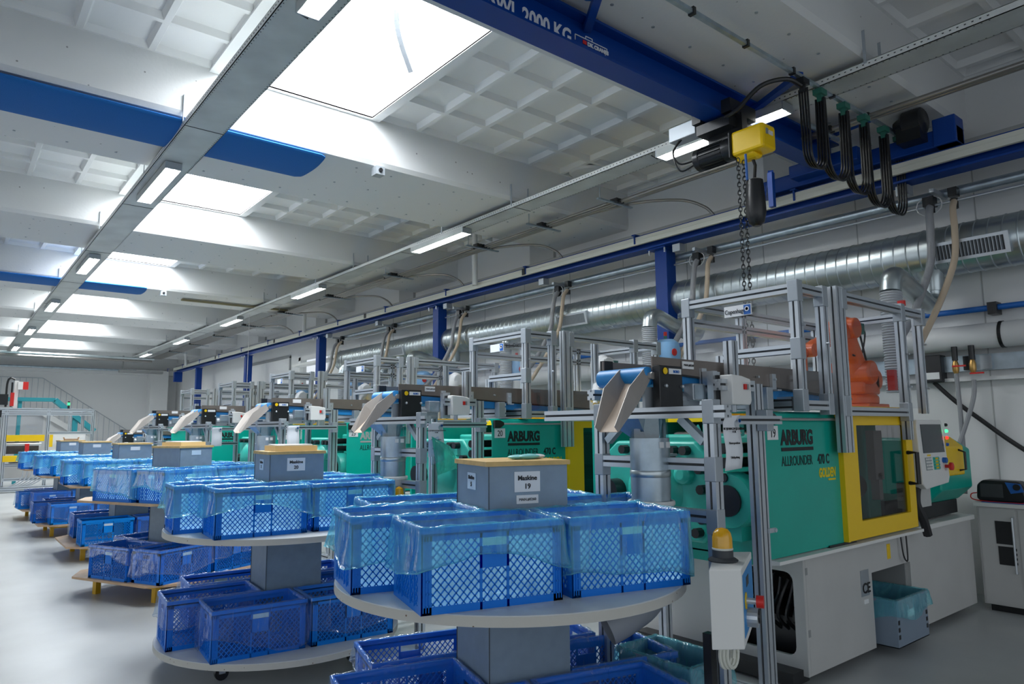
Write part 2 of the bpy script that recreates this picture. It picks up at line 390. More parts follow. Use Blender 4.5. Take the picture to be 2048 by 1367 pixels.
tray(5.74,6.03,'narrow white-edged lighting tray nearer the crane rail on the right','r')
words = ['nearest','second','third','fourth','fifth','sixth']
def light(x, y, label, grp):
    t = thing('strip_light', label, 'light', (x,y,4.6), grp)
    h = MB().box(x-.075,y-.72,4.575,x+.075,y+.72,4.598)
    h.hexa([(x-.075,y-.72,4.55),(x+.075,y-.72,4.55),(x+.075,y+.72,4.55),(x-.075,y+.72,4.58)],[(x-.075,y-.72,4.5801),(x+.075,y-.72,4.5801),(x+.075,y+.72,4.5801),(x-.075,y+.72,4.5801)])
    h.box(x-.085,y-.72,4.515,x-.078,y+.72,4.592).box(x+.078,y-.72,4.515,x+.085,y+.72,4.592)
    h.build('housing', TRAY, t)
    MB().box(x-.085,y-.735,4.515,x+.085,y-.72,4.592).build('end_cap', ALUB, t); MB().box(x-.085,y+.72,4.515,x+.085,y+.735,4.592).build('end_cap', ALUB, t)
    for s in (-.035,.035): MB().cyl((x+s,y-.70,4.548),(x+s,y+.70,4.548),.014,n=8).build('tube', TUBE, t)
    MB().tube([(x,y+.74,4.592),(x+.03,y+.8,4.55),(x,y+.86,4.6)],.006,5).build('lead', BLACK, t)
for i in range(6):
    light(1.78,3.7+5.1*i,'%s lit strip light from the camera under the left ceiling tray' % words[i],'strip lights under the left tray')
    light(5.80,3.85+5.05*i,'%s lit strip light from the camera under the right ceiling tray' % words[i],'strip lights under the right tray')
# ------------------------------------------------------------------ blue textile air ducts
def sock(y, z, r, x1, label):
    m = MB(); n = 28; P = []
    for xx, k in ((-9,1),(x1-.08,1),(x1-.02,.9),(x1,.6)):
        P += [(xx, y+.41*k*math.cos(2*PI*j/n), z+.052*k*math.sin(2*PI*j/n)) for j in range(n)]
    m.add(P, [(i*n+j, i*n+(j+1)%n, (i+1)*n+(j+1)%n, (i+1)*n+j) for i in range(3) for j in range(n)]+[tuple(range(3*n,4*n)),tuple(range(n-1,-1,-1))])
    solo(m,'air_duct',BLUED,label,'air duct',(x1,y,z),'blue fabric air ducts',smooth=True)
sock(7.47,4.675,.175,3.13,'thick blue fabric air duct across the ceiling in front of the nearer beam')
sock(16.55,4.675,.11,3.2,'thin blue fabric air duct across the ceiling further down the hall')
sock2 = True
sock(2.85,4.675,.1,3.42,'end of a blue fabric duct at the top edge beside the crane girder')
for k,(x,y) in enumerate(((3.75,8.74),(3.55,18.1))):
    t = thing('smoke_detector', ('near','far')[k]+' small grey switch box on the side of a ceiling beam', 'detector', (x,y,4.85))
    MB().box(x-.05,y-1.72,4.70,x+.06,y-1.60,4.60).build('box', ALUB, t); MB().cyl((x,y-1.74,4.65),(x,y-1.72,4.65),.025,n=10).build('knob', BLACK, t)
m = MB().lathe([(.24,-.03),(.27,0)],(6.9,6.75,ZS),28); solo(m,'vent_cover',PIPEW,'round white vent cover in the ceiling beside the conduits','vent',(6.9,6.75,ZS),smooth=True)
# ------------------------------------------------------------------ crane runway
t = thing('crane_runway', 'long dark blue crane runway beam with cream power rail along the right wall', 'crane rail', (7.42,0,4.1))
m = MB().box(7.32,-3,4.275,7.52,31.2,4.295).box(7.41,-3,4.10,7.43,31.2,4.28).box(7.32,-3,4.085,7.52,31.2,4.105); m.build('i_beam', BLUE, t)
MB().box(7.285,-3,4.165,7.325,31.2,4.272).box(7.28,-3,4.225,7.286,31.2,4.232).build('power_rail', CREAM, t)
for i in range(14):
    y = 1.55+2.35*i; MB().box(7.25,y-.03,4.295,7.36,y+.03,4.31).box(7.27,y-.01,4.18,7.29,y+.01,4.30).build('rail_hanger', BLUE, t)
for i in range(4): MB().box(7.27,8.6+5.6*i,4.175,7.33,8.68+5.6*i,4.28).build('rail_joint', BLACK, t)
MB().box(7.30,31.0,3.7,7.6,31.2,4.1).build('end_stop', BLUE, t)
for i in range(5):
    y = 5.95+5.62*i
    t = thing('crane_column', '%s blue crane column from the camera standing along the right wall' % words[i], 'column', (7.55,y,0), 'blue crane columns')
    MB().box(7.45,y-.1,.02,7.65,y+.1,4.07).build('post', BLUE, t, bevel=.008)
    MB().box(7.36,y-.15,4.065,7.66,y+.15,4.085).build('head_plate', BLUE, t); MB().box(7.35,y-.2,0,7.75,y+.2,.02).build('base_plate', BLUE, t)
    for a in (-.13,.13): MB().cyl((7.38,y+a,4.0),(7.38,y+a,4.12),.012,n=6).build('bolt', ALU, t)
# ------------------------------------------------------------------ crane bridge, hoist, festoon
t = thing('crane_bridge', 'dark blue overhead crane bridge spanning across the top of the hall', 'crane', (4,3.47,4.4))
g = MB().box(-6,3.37,4.395,7.3,3.57,4.415).box(-6,3.46,4.41,7.3,3.48,4.66).box(-6,3.37,4.655,7.3,3.57,4.675); g.build('girder', BLUE, t)
e = MB().box(7.28,2.25,4.33,7.46,4.35,4.50).box(7.10,3.1,4.38,7.3,3.85,4.52).box(7.26,2.25,4.33,7.48,2.45,4.6); e.build('end_carriage', BLUE, t, bevel=.01)
d = MB().lathe([(.10,-.12),(.13,-.1),(.13,.06),(.09,.1),(.06,.16)],(7.2,2.6,4.6),16,'y'); d.box(7.1,2.5,4.40,7.28,2.72,4.56); d.build('travel_motor', BLACKM, t, smooth=True)
for (x0,x1) in ((3.55,3.1),(5.75,5.45),(6.9,6.8)):
    MB().bar((x0,3.45,4.62),(x1,2.8,4.62),.06,.05).build('outrigger_arm', BLUE, t)
MB().bar((6.2,3.55,4.15),(7.25,4.2,4.28),.05,.05).bar((6.2,3.55,4.15),(6.2,3.55,3.8),.05,.05).build('brace', BLUE, t)
text('lettering','SWL 2000 KG',.165,(3.395,3.458,4.448),INKW,t,bold=.005,width=.78,align='RIGHT')
lg = MB()
for a,b in (((3.43,4.545),(3.77,4.545)),((3.43,4.545),(3.43,4.50)),((3.77,4.545),(3.77,4.50)),((3.54,4.568),(3.61,4.568)),((3.54,4.545),(3.54,4.568)),((3.61,4.545),(3.61,4.568)),((3.75,4.50),(3.75,4.47)),((3.75,4.47),(3.79,4.47))):
    lg.bar((a[0],3.456,a[1]),(b[0],3.456,b[1]),.004,.006)
lg.build('crane_emblem', INKW, t); text('emblem_lettering','DK CRANES',.042,(3.56,3.457,4.50),INKW,t,bold=.003)
MB().box(3.51,3.455,4.50,3.55,3.458,4.53).build('emblem_mark', INKR, t)
# festoon track
t2 = thing('festoon_track', 'thin grey festoon track with hanging cables beside the crane bridge', 'cable track', (6,2.8,4.6))
MB().bar((-2,2.8,4.60),(7.35,2.8,4.60),.035,.03).build('track', GALVD, t2)
for i in range(14): MB().box(-1.5+i*.68,2.775,4.575,-1.47+i*.68,2.825,4.63).build('clamp', BLACK, t2)
xs = [5.47,5.77,6.2,6.6,7.02,7.38]
dps = [.68,.70,.74,.78,.78]
for i, x in enumerate(xs):
    MB().box(x-.05,2.76,4.53,x+.05,2.84,4.58).box(x-.02,2.78,4.47,x+.02,2.82,4.53).build('cable_trolley', PCB if i else BLACKM, t2)
for i in range(5):
    x0, x1, dp = xs[i]+.01, xs[i+1]-.01, dps[i]
    for k, off in enumerate((-.035,-.012,.012,.035)):
        pts = []; mid = (x0+x1)/2; wd = (x1-x0)/2
        for s in range(29):
            D = dp-.012*k; r_ = wd*.92; f = s/28
            if f < .25: xx, zz = -wd+(wd-r_)*f*4, -(D-r_)*f*4
            elif f > .75: xx, zz = wd-(wd-r_)*(1-f)*4, -(D-r_)*(1-f)*4
            else: a_ = PI*(f-.25)*2; xx, zz = -r_*math.cos(a_), -(D-r_)-r_*math.sin(a_)
            pts.append((mid+xx, 2.8+off, 4.50+zz))
        MB().tube(pts,.010,6).build('festoon_cable', BLACK, t2, smooth=True)
MB().tube(cat_curve([(5.45,2.8,4.52),(5.3,2.85,4.55),(5.15,3.0,4.5),(5.1,3.2,4.35),(5.15,3.35,4.35)],6),.02,8).build('supply_cable', BLACK, t2, smooth=True)
# hoist
hx = 5.29
t = thing('chain_hoist', 'yellow and black electric chain hoist hanging under the crane bridge', 'hoist', (hx,3.45,4.2))
y_ = MB().box(hx-.105,3.02,3.995,hx+.105,3.33,4.215); y_.prism([(hx-.08,4.0),(hx+.08,4.0),(hx+.04,3.95),(hx-.04,3.95)],3.12,3.32); y_.build('gear_cover', YEL, t, bevel=.03)
m = MB().lathe([(.10,3.34),(.105,3.36),(.105,3.44),(.095,3.45),(.095,3.68),(.105,3.69),(.105,3.74),(.08,3.76)],(hx,0,4.11),20,'y')
m.build('motor', BLACKM, t, smooth=True)
m = MB()
for i in range(18):
    a = 2*PI*i/18; m.bar((hx+.1*math.cos(a),3.45,4.11+.1*math.sin(a)),(hx+.1*math.cos(a),3.68,4.11+.1*math.sin(a)),.005,.016,up=(math.cos(a),0,math.sin(a)))
m.build('cooling_fins', BLACKM, t)
MB().box(hx-.12,3.325,3.985,hx+.12,3.35,4.22).build('gear_plate', BLACKM, t, bevel=.01)
MB().box(hx-.16,3.30,4.27,hx+.2,3.64,4.36).box(hx-.04,3.25,4.18,hx+.04,3.6,4.40).box(hx-.18,3.27,4.38,hx+.22,3.36,4.50).box(hx-.18,3.58,4.38,hx+.22,3.67,4.50).build('trolley', BLACKM, t)
MB().box(hx-.12,3.68,4.33,hx+.02,3.98,4.47).build('control_box', ALUB, t, bevel=.006)
text('lettering','GIS',.05,(hx-.02,3.018,4.12),INKW,t,bold=.003); MB().box(hx-.06,3.015,4.115,hx-.025,3.021,4.165).build('badge', ALUB, t)
MB().tube(cat_curve([(hx-.06,3.74,4.10),(hx-.14,3.85,4.08),(hx-.17,3.9,4.2),(hx-.08,3.86,4.34)],6),.008,6).tube(cat_curve([(hx-.06,3.74,4.06),(hx-.12,3.86,4.02),(hx-.14,3.92,4.2),(hx-.08,3.88,4.34)],6),.008,6).build('motor_cable', BLACK, t)
bag = MB().lathe([(.03,3.77),(.07,3.75),(.08,3.62),(.084,3.47),(.065,3.38),(.03,3.35)],(hx-.02,3.17,0),14); bag.build('chain_bag', BLACK, t, smooth=True)
MB().tube([(hx+.0,3.2,4.0),(hx+.02,3.18,3.9),(hx-.02,3.17,3.76)],.015,6).build('bag_strap', BLACK, t)
def link(m, c, L, W, r, rot):
    pts = []; n = 12
    for i in range(n+1):
        a = 2*PI*i/n; px = W*math.cos(a); pz = L*math.sin(a); pts.append((c[0]+px*math.cos(rot), c[1]+px*math.sin(rot), c[2]+pz))
    m.tube(pts, r, 5, cap=False)
for k,(dx,z0) in enumerate(((.0,2.10),(.085,2.05))):
    m = MB(); mr = MB(); z = 3.93; i = 0
    while z > z0:
        link(m if z > 2.38 else mr, (5.16+dx,3.25,z), .024, .013, .0045, (0 if i % 2 else PI/2)+.5); z -= .036; i += 1
    m.build('load_chain', BLACKM, t, smooth=True); mr.build('chain_end', BLACKM, t, smooth=True)
MB().tube([(5.2,3.2,3.98),(5.205,3.2,3.75)],.012,6).build('blue_tie', INKB, t)
# ------------------------------------------------------------------ wall services
t = thing('spiral_duct', 'large galvanised spiral duct running along the right wall', 'duct', (7.75,0,3.4))
pr = []; y = -3.0
while y < 16.3: pr += [(.25,y),(.25,y+.105),(.2565,y+.112),(.25,y+.12)]; y += .12
MB().lathe(pr,(7.76,0,3.40),32,'y').build('tube', GALV, t, smooth=True)
for y in (2.3,7.75,13.2):
    R = Matrix.Rotation(math.radians(-14),3,'Y')
    def P(u,v,w): q = R @ Vector((-.262-w, 0, v)); return (7.76+q.x, y+u, 3.40+q.z)
    fr = MB(); 
    for (a,b,c,d) in ((-.33,.33,.07,.10),(-.33,.33,-.10,-.07),(-.33,-.29,-.07,.07),(.29,.33,-.07,.07)):
        fr.hexa([P(a,c,-.05),P(b,c,-.05),P(b,d,-.05),P(a,d,-.05)],[P(a,c,.025),P(b,c,.025),P(b,d,.025),P(a,d,.025)])
    g = fr.build('outlet_grille', ALU, t)
    bk = MB().hexa([P(-.29,-.07,-.03),P(.29,-.07,-.03),P(.29,.07,-.03),P(-.29,.07,-.03)],[P(-.29,-.07,.0),P(.29,-.07,.0),P(.29,.07,.0),P(-.29,.07,.0)]); bk.build('backing', SLOT, g)
    sl = MB()
    for i in range(19):
        u = -.27+.03*i; sl.hexa([P(u,-.07,.0),P(u+.006,-.07,.0),P(u+.006,.07,.0),P(u,.07,.0)],[P(u+.01,-.07,.02),P(u+.016,-.07,.02),P(u+.016,.07,.02),P(u+.01,.07,.02)])
    sl.build('louvres', ALUB, g)
m = MB()
m.cyl((8.0,-3,2.81),(8.0,16.2,2.81),.03,n=12); o = solo(m,'air_pipe',PIPEB,'thin bright blue compressed air pipe along the right wall','pipe',(8.0,0,2.81),smooth=True)
for y in (2.28,5.0,7.7,10.4,13.1): MB().box(7.94,y-.03,2.74,8.09,y+.05,2.86).build('pipe_clamp', BLACK, o)
m = MB(); m.cyl((7.93,-3,2.53),(7.93,16.2,2.53),.125,n=20); o = solo(m,'insulated_pipe',PIPEW,'thick white insulated pipe below the blue air pipe','pipe',(7.93,0,2.53),smooth=True)
for y in (2.2,5.2,8.2): MB().cyl((7.93,y,2.53),(7.93,y+.03,2.53),.132,n=20).build('pipe_strap', BLACK, o)
m = MB(); m.cyl((7.72,-3,3.98),(7.72,16.2,3.98),.05,n=14); solo(m,'suction_pipe',GALVD,'thin galvanised suction pipe under the crane runway','pipe',(7.72,0,3.98),smooth=True)
m = MB(); m.cyl((7.62,-3,3.86),(7.62,15.8,3.86),.014,n=8); solo(m,'material_line',ALU,'very thin steel line under the suction pipe by the hose drops','pipe',(7.62,0,3.86),smooth=True)
t = thing('cable_trunking','grey metal cable trunking on the wall behind the nearest machine','trunking',(8.05,1,2.28))
MB().box(8.02,-3,2.20,8.09,6.5,2.36).build('channel', GALVD, t); MB().box(8.0,-3,2.10,8.09,6.5,2.135).build('lower_rail', PIPEW, t)
for y in (1.6,2.35,2.5): MB().box(8.0,y,2.21,8.025,y+.1,2.35).build('cover_plate', BLACKM if y != 2.35 else ALUB, t)
t = thing('isolator_box','black isolator box with heavy cable on the wall behind the robot cell','switch box',(7.95,2.85,2.2))
MB().box(7.93,2.78,2.10,8.08,2.97,2.38).build('box', BLACK, t, bevel=.01); MB().box(7.925,2.80,2.13,7.93,2.95,2.20).build('label_plate', LABEL, t)
MB().tube(cat_curve([(8.0,2.88,2.1),(8.0,2.7,1.9),(8.0,2.5,1.72),(8.0,2.25,1.5),(7.98,1.95,1.28),(7.98,1.6,1.05),(7.98,1.3,.95)],8),.022,8).build('cable', RUB, t, smooth=True)
t = thing('valve_set','pair of ball valves with red levers under the white pipe','valves',(7.85,2.55,2.3))
for k,y in enumerate((2.62,2.47)):
    MB().cyl((7.85,y,2.44),(7.85,y,2.30),.028,n=10).build('stub_pipe', BLACK, t)
    MB().lathe([(.018,2.17),(.03,2.2),(.03,2.26),(.018,2.30)],(7.85,y,0),10).build('valve_body', BRASS, t, smooth=True)
    MB().box(7.81,y-.1,2.235+k*-.08,7.83,y+.02,2.25+k*-.08).build('lever', RED, t)
MB().tube(cat_curve([(7.85,2.62,2.17),(7.84,2.61,1.8),(7.8,2.6,1.3),(7.75,2.6,1.0)],6),.022,8).build('hose', HOSEG, t, smooth=True)
MB().tube(cat_curve([(7.85,2.47,2.10),(7.84,2.49,1.9),(7.8,2.62,1.5),(7.7,2.75,1.1)],6),.022,8).build('hose', HOSEG, t, smooth=True)
# conduits along the ceiling
ordw = ['first','second','third','fourth','fifth','sixth','seventh','eighth']
ys = [2.3,5.1,7.9,10.6,13.3,16.0,18.8]
for i in range(8):
    x = 6.36+.055*(7-i) if i > 1 else 6.36+.055*(7-i); z = 4.60
    if i == 0: pts = [(x,-3,z),(x,31,z)]; lab = 'steel conduit nearest the wall of the ceiling bundle'
    elif i == 1: pts = [(x,-3,z),(x,31,z)]; lab = 'steel conduit second from the wall in the ceiling bundle'
    else:
        yy = ys[i-1]; x = 6.36+.055*(7-i); pts = cat_curve([(x,31,z),(x,yy+3,z),(x,yy+1.9,z),(x+.12,yy+1.5,z),(6.9,yy+.8,z),(7.2,yy+.3,4.57),(7.35,yy+.05,4.45),(7.42,yy-.05,4.32)],8)
        lab = 'steel conduit of the ceiling bundle bending to the crane rail at the %s bend' % ordw[i-2]
    solo(MB().tube(pts,.025 if i < 2 else .019,10),'conduit',PIPEC,lab,'conduit',(x,0,z),'steel conduits under the ceiling',smooth=True)
for i,y in enumerate([3.2,6.0,7.4,8.9,11.6,14.3,17.0,19.7,22.4,25.1,27.8]):
    t = thing('conduit_bracket','%s dark bracket rail from the camera holding the ceiling conduits' % (ordw+['ninth','tenth','eleventh'])[i],'bracket',(6.55,y,4.57),'conduit brackets')
    MB().box(6.30,y-.02,4.56,6.95,y+.02,4.578).build('channel', GALVD, t)
    for k in range(2+min(i,6)): MB().box(6.72-.055*k-.02,y-.06,4.575,6.72-.055*k+.02,y+.06,4.625).build('saddle', BLACK, t)
    MB().cyl((6.34,y,4.57),(6.34,y,4.72),.008,n=6).build('drop_rod', ALUB, t)
for i,y in enumerate((11.9,19.5,31)):
    solo(MB().cyl((7.2,y-2.0,4.20),(7.2,y-2.0,ZS),.05,n=12),'downpipe',PIPEW,'%s white vertical downpipe dropping behind the crane rail' % words[i],'pipe',(7.2,y-2,4.2),'white downpipes',smooth=True)
for k,(z,yy) in enumerate(((4.48,30.0),(4.42,30.4),(4.25,33.2))):
    solo(MB().cyl((-9,yy,z),(6.3,yy,z),.045,n=8),'ceiling_pipe',(GALV,PIPEC,GALVD)[k],('upper','middle','lower')[k]+' pipe crossing the hall under the ceiling by the far wall','pipe',(0,yy,z),smooth=True)
m = MB().box(4.1,17.1,4.66,6.6,17.2,4.70); solo(m,'cable_ladder',mat('old_brass',(.25,.22,.12),.6),'short brownish cable ladder across beneath a far ceiling beam','cable ladder',(5,17.1,4.68))
m = MB().tube([(5.88,17.8,4.65),(5.88,17.8,2.3)],.007,5); solo(m,'pull_cord',PIPEW,'thin white pull cord hanging from the right lighting tray','cord',(5.88,17.8,2.3))
m = MB().box(5.4,31.6,4.05,7.0,31.9,4.15).box(5.5,31.7,4.15,5.55,31.75,ZB); solo(m,'far_shelf',BODYD,'flat grey duct end near the far wall by the crane rail','duct',(6,31.7,4.1))
# ================================================================== MACHINES
def prof(parent, name, a, b, w=.06, h=None, m=None, up=None):
    """aluminium extrusion along an axis from a to b with a slot on every side"""
    h = h or w; a = Vector(a); b = Vector(b); d = b-a; ax = max(range(3), key=lambda i: abs(d[i]))
    u, v = [i for i in range(3) if i != ax]
    sl = .0065; dp = .012
    def side(L):
        n = max(1, round(L/.06)); c = [(-L/2+L*(i+.5)/n) for i in range(n)]
        out = [(-L/2, 0)]
        for q in c: out += [(q-sl, 0), (q-sl, dp), (q+sl, dp), (q+sl, 0)]
        return out
    P = []; deep = []
    for (L, M, rot) in ((w,h,0),(h,w,1),(w,h,2),(h,w,3)):
        for s_, t_ in side(L):
            x, y = s_, -M/2+t_
            for _ in range(rot): x, y = -y, x
            P.append((x, y)); deep.append(t_ > 0)
    vs = []
    for e in (a, b):
        for x, y in P:
            c = [0,0,0]; c[ax] = e[ax]; c[u] = e[u]+x; c[v] = e[v]+y; vs.append(c)
    n = len(P); mb = MB()
    for i in range(n):
        j = (i+1)%n; mb.f.append((i,j,n+j,n+i)); mb.mi.append(1 if abs(math.dist(P[i],P[j])-2*sl) < 1e-4 and deep[i] and deep[j] else 0)
    mb.v = [tuple(q) for q in vs]; mb.f += [tuple(range(n)),tuple(range(n,2*n))]; mb.mi += [0,0]
    return mb.build(name, [m or ALU, SLOT], parent)  # slot bottoms coloured dark, groove shade put into the material
def bracket(parent, c, s=(.07,.07,.14)):
    x, y, z = c; a, b, d = s
    return MB().box(x-a/2,y-b/2,z-d/2,x+a/2,y+b/2,z+d/2).build('corner_bracket', ALUB, parent, bevel=.004)

def machine(i, num, where, brandmat=None):
    t = thing('injection_moulding_machine', where, 'machine', (4.43,2.465,0), 'green and yellow injection moulding machines')
    b = MB()
    b.box(4.462,2.465,.06,5.39,2.50,.80).box(6.06,2.465,.06,7.42,2.50,.80).box(5.39,2.465,.585,6.06,2.50,.80)
    b.box(4.462,3.845,.06,7.378,3.88,.80).box(7.38,2.501,.06,7.42,3.85,.80)
    b.holed((2.465,.06,3.88,.80),(2.54,.17,3.08,.70),4.43,4.46,'yz',.06)
    b.build('base_cover', BODY, t)
    MB().box(4.4,2.44,.80,7.46,3.9,.84).build('base_top', WHITE, t, bevel=.006)
    MB().box(4.6,2.6,.0,7.3,3.8,.09).box(4.3,2.5,.02,4.5,3.8,.10).build('plinth', BLACK, t)
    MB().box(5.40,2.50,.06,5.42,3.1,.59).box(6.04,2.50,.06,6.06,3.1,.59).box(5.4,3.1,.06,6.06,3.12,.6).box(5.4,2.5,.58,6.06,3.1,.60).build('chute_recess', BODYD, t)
    g = MB().holed((3.10,.1,3.8,.75),(3.2,.2,3.7,.6),4.428,4.432,'yz',.02)
    h = MB()
    rr = random.Random(i)
    for k in range(9 if i < 2 else 3):
        y = 2.56+.055*k; z = .66-rr.random()*.06
        h.tube(cat_curve([(4.6,y,z),(4.52+rr.random()*.1,y+.03,.5),(4.55,y+rr.random()*.12,.36),(4.7,y,.22)],4),.013,6)
    h.box(4.62,2.55,.1,4.9,3.0,.36); h.build('hydraulic_hoses', BLACK, t)
    if i == 0:
        for z in (.30,.69): MB().box(4.455,2.462,z,4.48,2.466,z+.045).build('lock_plate', BODYD, t)
        MB().box(5.21,2.461,.44,5.335,2.465,.62).build('type_plate', ALUB, t)
        text('lettering','CE',.10,(5.225,2.459,.46),INK,t,bold=.002)
        MB().box(5.24,2.461,.385,5.31,2.465,.415).build('small_label', LABEL, t)
        MB().box(5.665,2.462,.65,5.72,2.465,.76).build('warning_sticker', YEL, t)
        MB().tube(cat_curve([(5.86,2.44,.84),(5.87,2.43,.66),(5.94,2.43,.62),(5.96,2.44,.84)],6),.006,5).build('loop_cable', BLACK, t)
    MB().prism([(2.375,.835),(2.30,.845),(2.30,.865),(2.46,.875),(2.46,.835)],3.88,5.95,'yz').build('ledge', WHITE, t)
    MB().box(4.55,2.335,.868,4.92,2.40,.882).build('door_track', BLACK, t)
    # green sliding guard: front sheet, rolled top
    pf = [(2.345,.875),(2.345,1.70),(2.36,1.735),(2.40,1.75),(2.75,1.752),(2.75,1.745),(2.405,1.742),(2.37,1.728),(2.355,1.70),(2.355,.875)]
    MB().prism(pf,3.86,4.775,'yz').build('guard_panel', GREEN, t, smooth=True)
    r = MB().cyl((3.90,2.325,1.700),(4.83,2.325,1.700),.009,n=8); r.build('guide_rod', STEEL, t)
    MB().prism([(3.87,1.665),(3.87,1.735),(3.93,1.735),(3.975,1.712),(3.975,1.69),(3.93,1.665)],2.315,2.343,'xz').build('rod_bracket', BLACK, t)
    bm = brandmat or INK
    if num is not None:
        p = MB().box(3.885,2.34,1.575,4.005,2.344,1.66).build('number_plate', LABEL, t)
        if num: text('number',num,.075,(3.945,2.3385,1.59),INK,t,width=.82,align='CENTER')
        text('brand_lettering','ARBURG',.125,(4.04,2.3435,1.545),bm,t,bold=.006,width=.80)
        MB().box(4.04,2.341,1.503,4.425,2.3445,1.525).build('brand_bar', bm, t)
        text('model_lettering','ALLROUNDER',.088,(4.035,2.3435,1.412),INK,t,width=.66)
        text('model_lettering','470 C',.088,(4.475,2.3435,1.412),INK,t,bold=.002,width=.70)
        text('edition_lettering','GOLDEN',.082,(4.48,2.3435,1.325),INKY if brandmat is None else brandmat,t,bold=.0035,width=.66,shear=.15)
        MB().box(4.60,2.3425,1.30,4.70,2.3442,1.312).build('edition_rule', INKY if brandmat is None else brandmat, t)
        MB().cyl((4.355,2.342,1.63),(4.355,2.346,1.63),.006,n=6).build('screw', BLACK, t)
    if i == 3:
        for x, a_, b_ in ((4.05,'UNIT','A'),(4.42,'42','1300')):
            p = MB().box(x,2.340,1.52,x+.22,2.3445,1.70).build('model_plate', LABEL, t); MB().box(x+.02,2.338,1.595,x+.20,2.3405,1.605).build('plate_rule', INK, p)
            text('lettering',a_,.085,(x+.02,2.3385,1.62),INK,t,bold=.004,width=.9); text('lettering',b_,.06,(x+.02,2.3385,1.54),INK,t,width=.9)
    # rear guard and top frame
    MB().box(3.9,3.80,.88,6.9,3.83,1.72).build('rear_guard', GREEN, t)
    MB().box(4.75,2.36,1.70,6.0,3.82,1.74).box(4.775,3.5,1.74,6.0,3.6,1.80).box(4.775,2.40,1.74,5.95,2.46,1.80).build('top_frame', YEL, t)
    # safety door
    d = MB().holed((4.785,.885,5.90,1.765),(4.985,1.005,5.79,1.66),2.315,2.355,'xz',.01).build('safety_door', YEL, t, bevel=.004)
    MB().box(4.975,2.34,.99,5.80,2.345,1.67).build('window_pane', PANED, d)
    MB().tube([(5.80,2.32,1.45),(5.80,2.25,1.45),(5.80,2.25,1.22),(5.80,2.32,1.22)],.017,8).build('handle', BLACK, d)
    MB().box(4.76,2.31,.885,4.787,2.37,1.77).build('door_post', YEL, t)
    # inside
    MB().box(4.70,2.55,.95,5.42,3.70,1.62).build('mould', DARKIN, t, bevel=.03)
    MB().box(5.50,2.50,.90,5.72,3.74,1.70).build('fixed_platen', GREENL, t, bevel=.02)
    MB().box(5.52,2.44,1.25,5.66,2.50,1.62).box(5.56,2.44,1.1,5.62,2.5,1.3).build('ejector_plate', BODY, t)
    MB().box(4.0,2.6,.84,6.9,3.7,.9).build('machine_bed', DARKIN, t)
    # clamp unit
    pl = MB().prism([(2.78,.98),(2.86,.90),(3.60,.90),(3.70,.98),(3.70,1.48),(3.60,1.56),(2.90,1.56),(2.78,1.44)],3.92,4.04,'yz')
    pl.lathe([(.0001,-.10),(.13,-.09),(.22,-.03),(.26,.02)],(3.92,3.25,1.22),24,'x')
    pl.lathe([(.05,-.05),(.07,-.02),(.07,.05)],(3.90,2.98,1.34),12,'x')
    pl.build('clamp_housing', GREENL, t, bevel=.02, smooth=True)
    for y,z in ((2.96,1.50),(3.06,1.50),(2.84,1.38),(2.83,1.06),(2.88,.97),(3.3,1.5),(3.5,1.5),(2.83,1.25)): MB().cyl((3.86,y,z),(3.93,y,z),.032,n=10).build('bolt_head', BLACK, t)
    cr = MB().lathe([(.10,-.03),(.165,-.03),(.175,-.01),(.175,.09),(.16,.10),(.10,.10)],(3.86,2.60,1.20),28,'x')
    cr.prism([(2.52,1.08),(2.68,1.08),(2.64,.96),(2.52,.96)],3.84,3.95,'yz'); cr.build('tie_bar_collar', GREENL, t, smooth=True)
    for y,z,rad in ((2.60,1.20,.10),(2.62,1.52,.035),(2.62,1.43,.035),(2.62,1.34,.03),(3.6,1.2,.09)):
        MB().cyl((3.815,y,z),(5.5,y,z),rad*.97,n=20).build('tie_bar', BLACKM, t, smooth=True)
    MB().box(3.95,2.52,.86,4.75,3.6,.96).box(4.0,2.62,.78,4.4,3.6,.9).build('slide_rail', GREEN, t)
    MB().box(4.44,2.50,1.0,4.72,3.7,1.60).build('moving_platen', GREENL, t, bevel=.02)
    if i == 0:
        text('cast_lettering','ARBURG',.10,(3.99,2.95,1.60),GREENL,t,face='-x',bold=.004)
    # injection unit
    MB().prism([(2.42,1.10),(2.55,.98),(3.2,.98),(3.3,1.1),(3.3,1.46),(3.2,1.54),(2.56,1.54),(2.42,1.44)],6.70,7.42,'yz').build('injection_hood', GREEN, t, bevel=.015)
    MB().prism([(2.40,1.22),(2.56,1.20),(2.56,1.555),(2.50,1.555),(2.40,1.47)],6.72,7.2,'yz').build('nozzle_guard', YEL, t, bevel=.01)
    MB().tube([(7.08,2.40,1.44),(7.08,2.35,1.42),(7.08,2.35,1.27),(7.08,2.40,1.26)],.01,6).build('guard_handle', BLACK, t)
    MB().lathe([(.05,7.42),(.03,7.47),(.008,7.50)],(0,2.62,1.38),10,'x').build('cylinder_end', STEEL, t)
    MB().box(6.2,2.55,.86,7.38,3.5,.98).box(6.0,2.6,.9,6.7,3.4,1.05).build('injection_carriage', BLACKM, t)
    # control panel
    cp = MB().prism([(5.93,1.70),(6.40,1.70),(6.43,1.66),(6.50,1.24),(6.47,1.19),(6.02,1.16),(5.96,1.20),(5.91,1.64)],2.28,2.40,'xz').build('control_panel', WHITE, t, bevel=.008)
    MB().prism([(5.975,1.665),(6.375,1.665),(6.42,1.44),(6.00,1.44)],2.275,2.281,'xz').build('screen', SCREEN, cp)
    kk = MB().prism([(6.02,1.405),(6.14,1.405),(6.155,1.305),(6.035,1.305)],2.276,2.281,'xz').build('keypad', KEYPAD, cp)
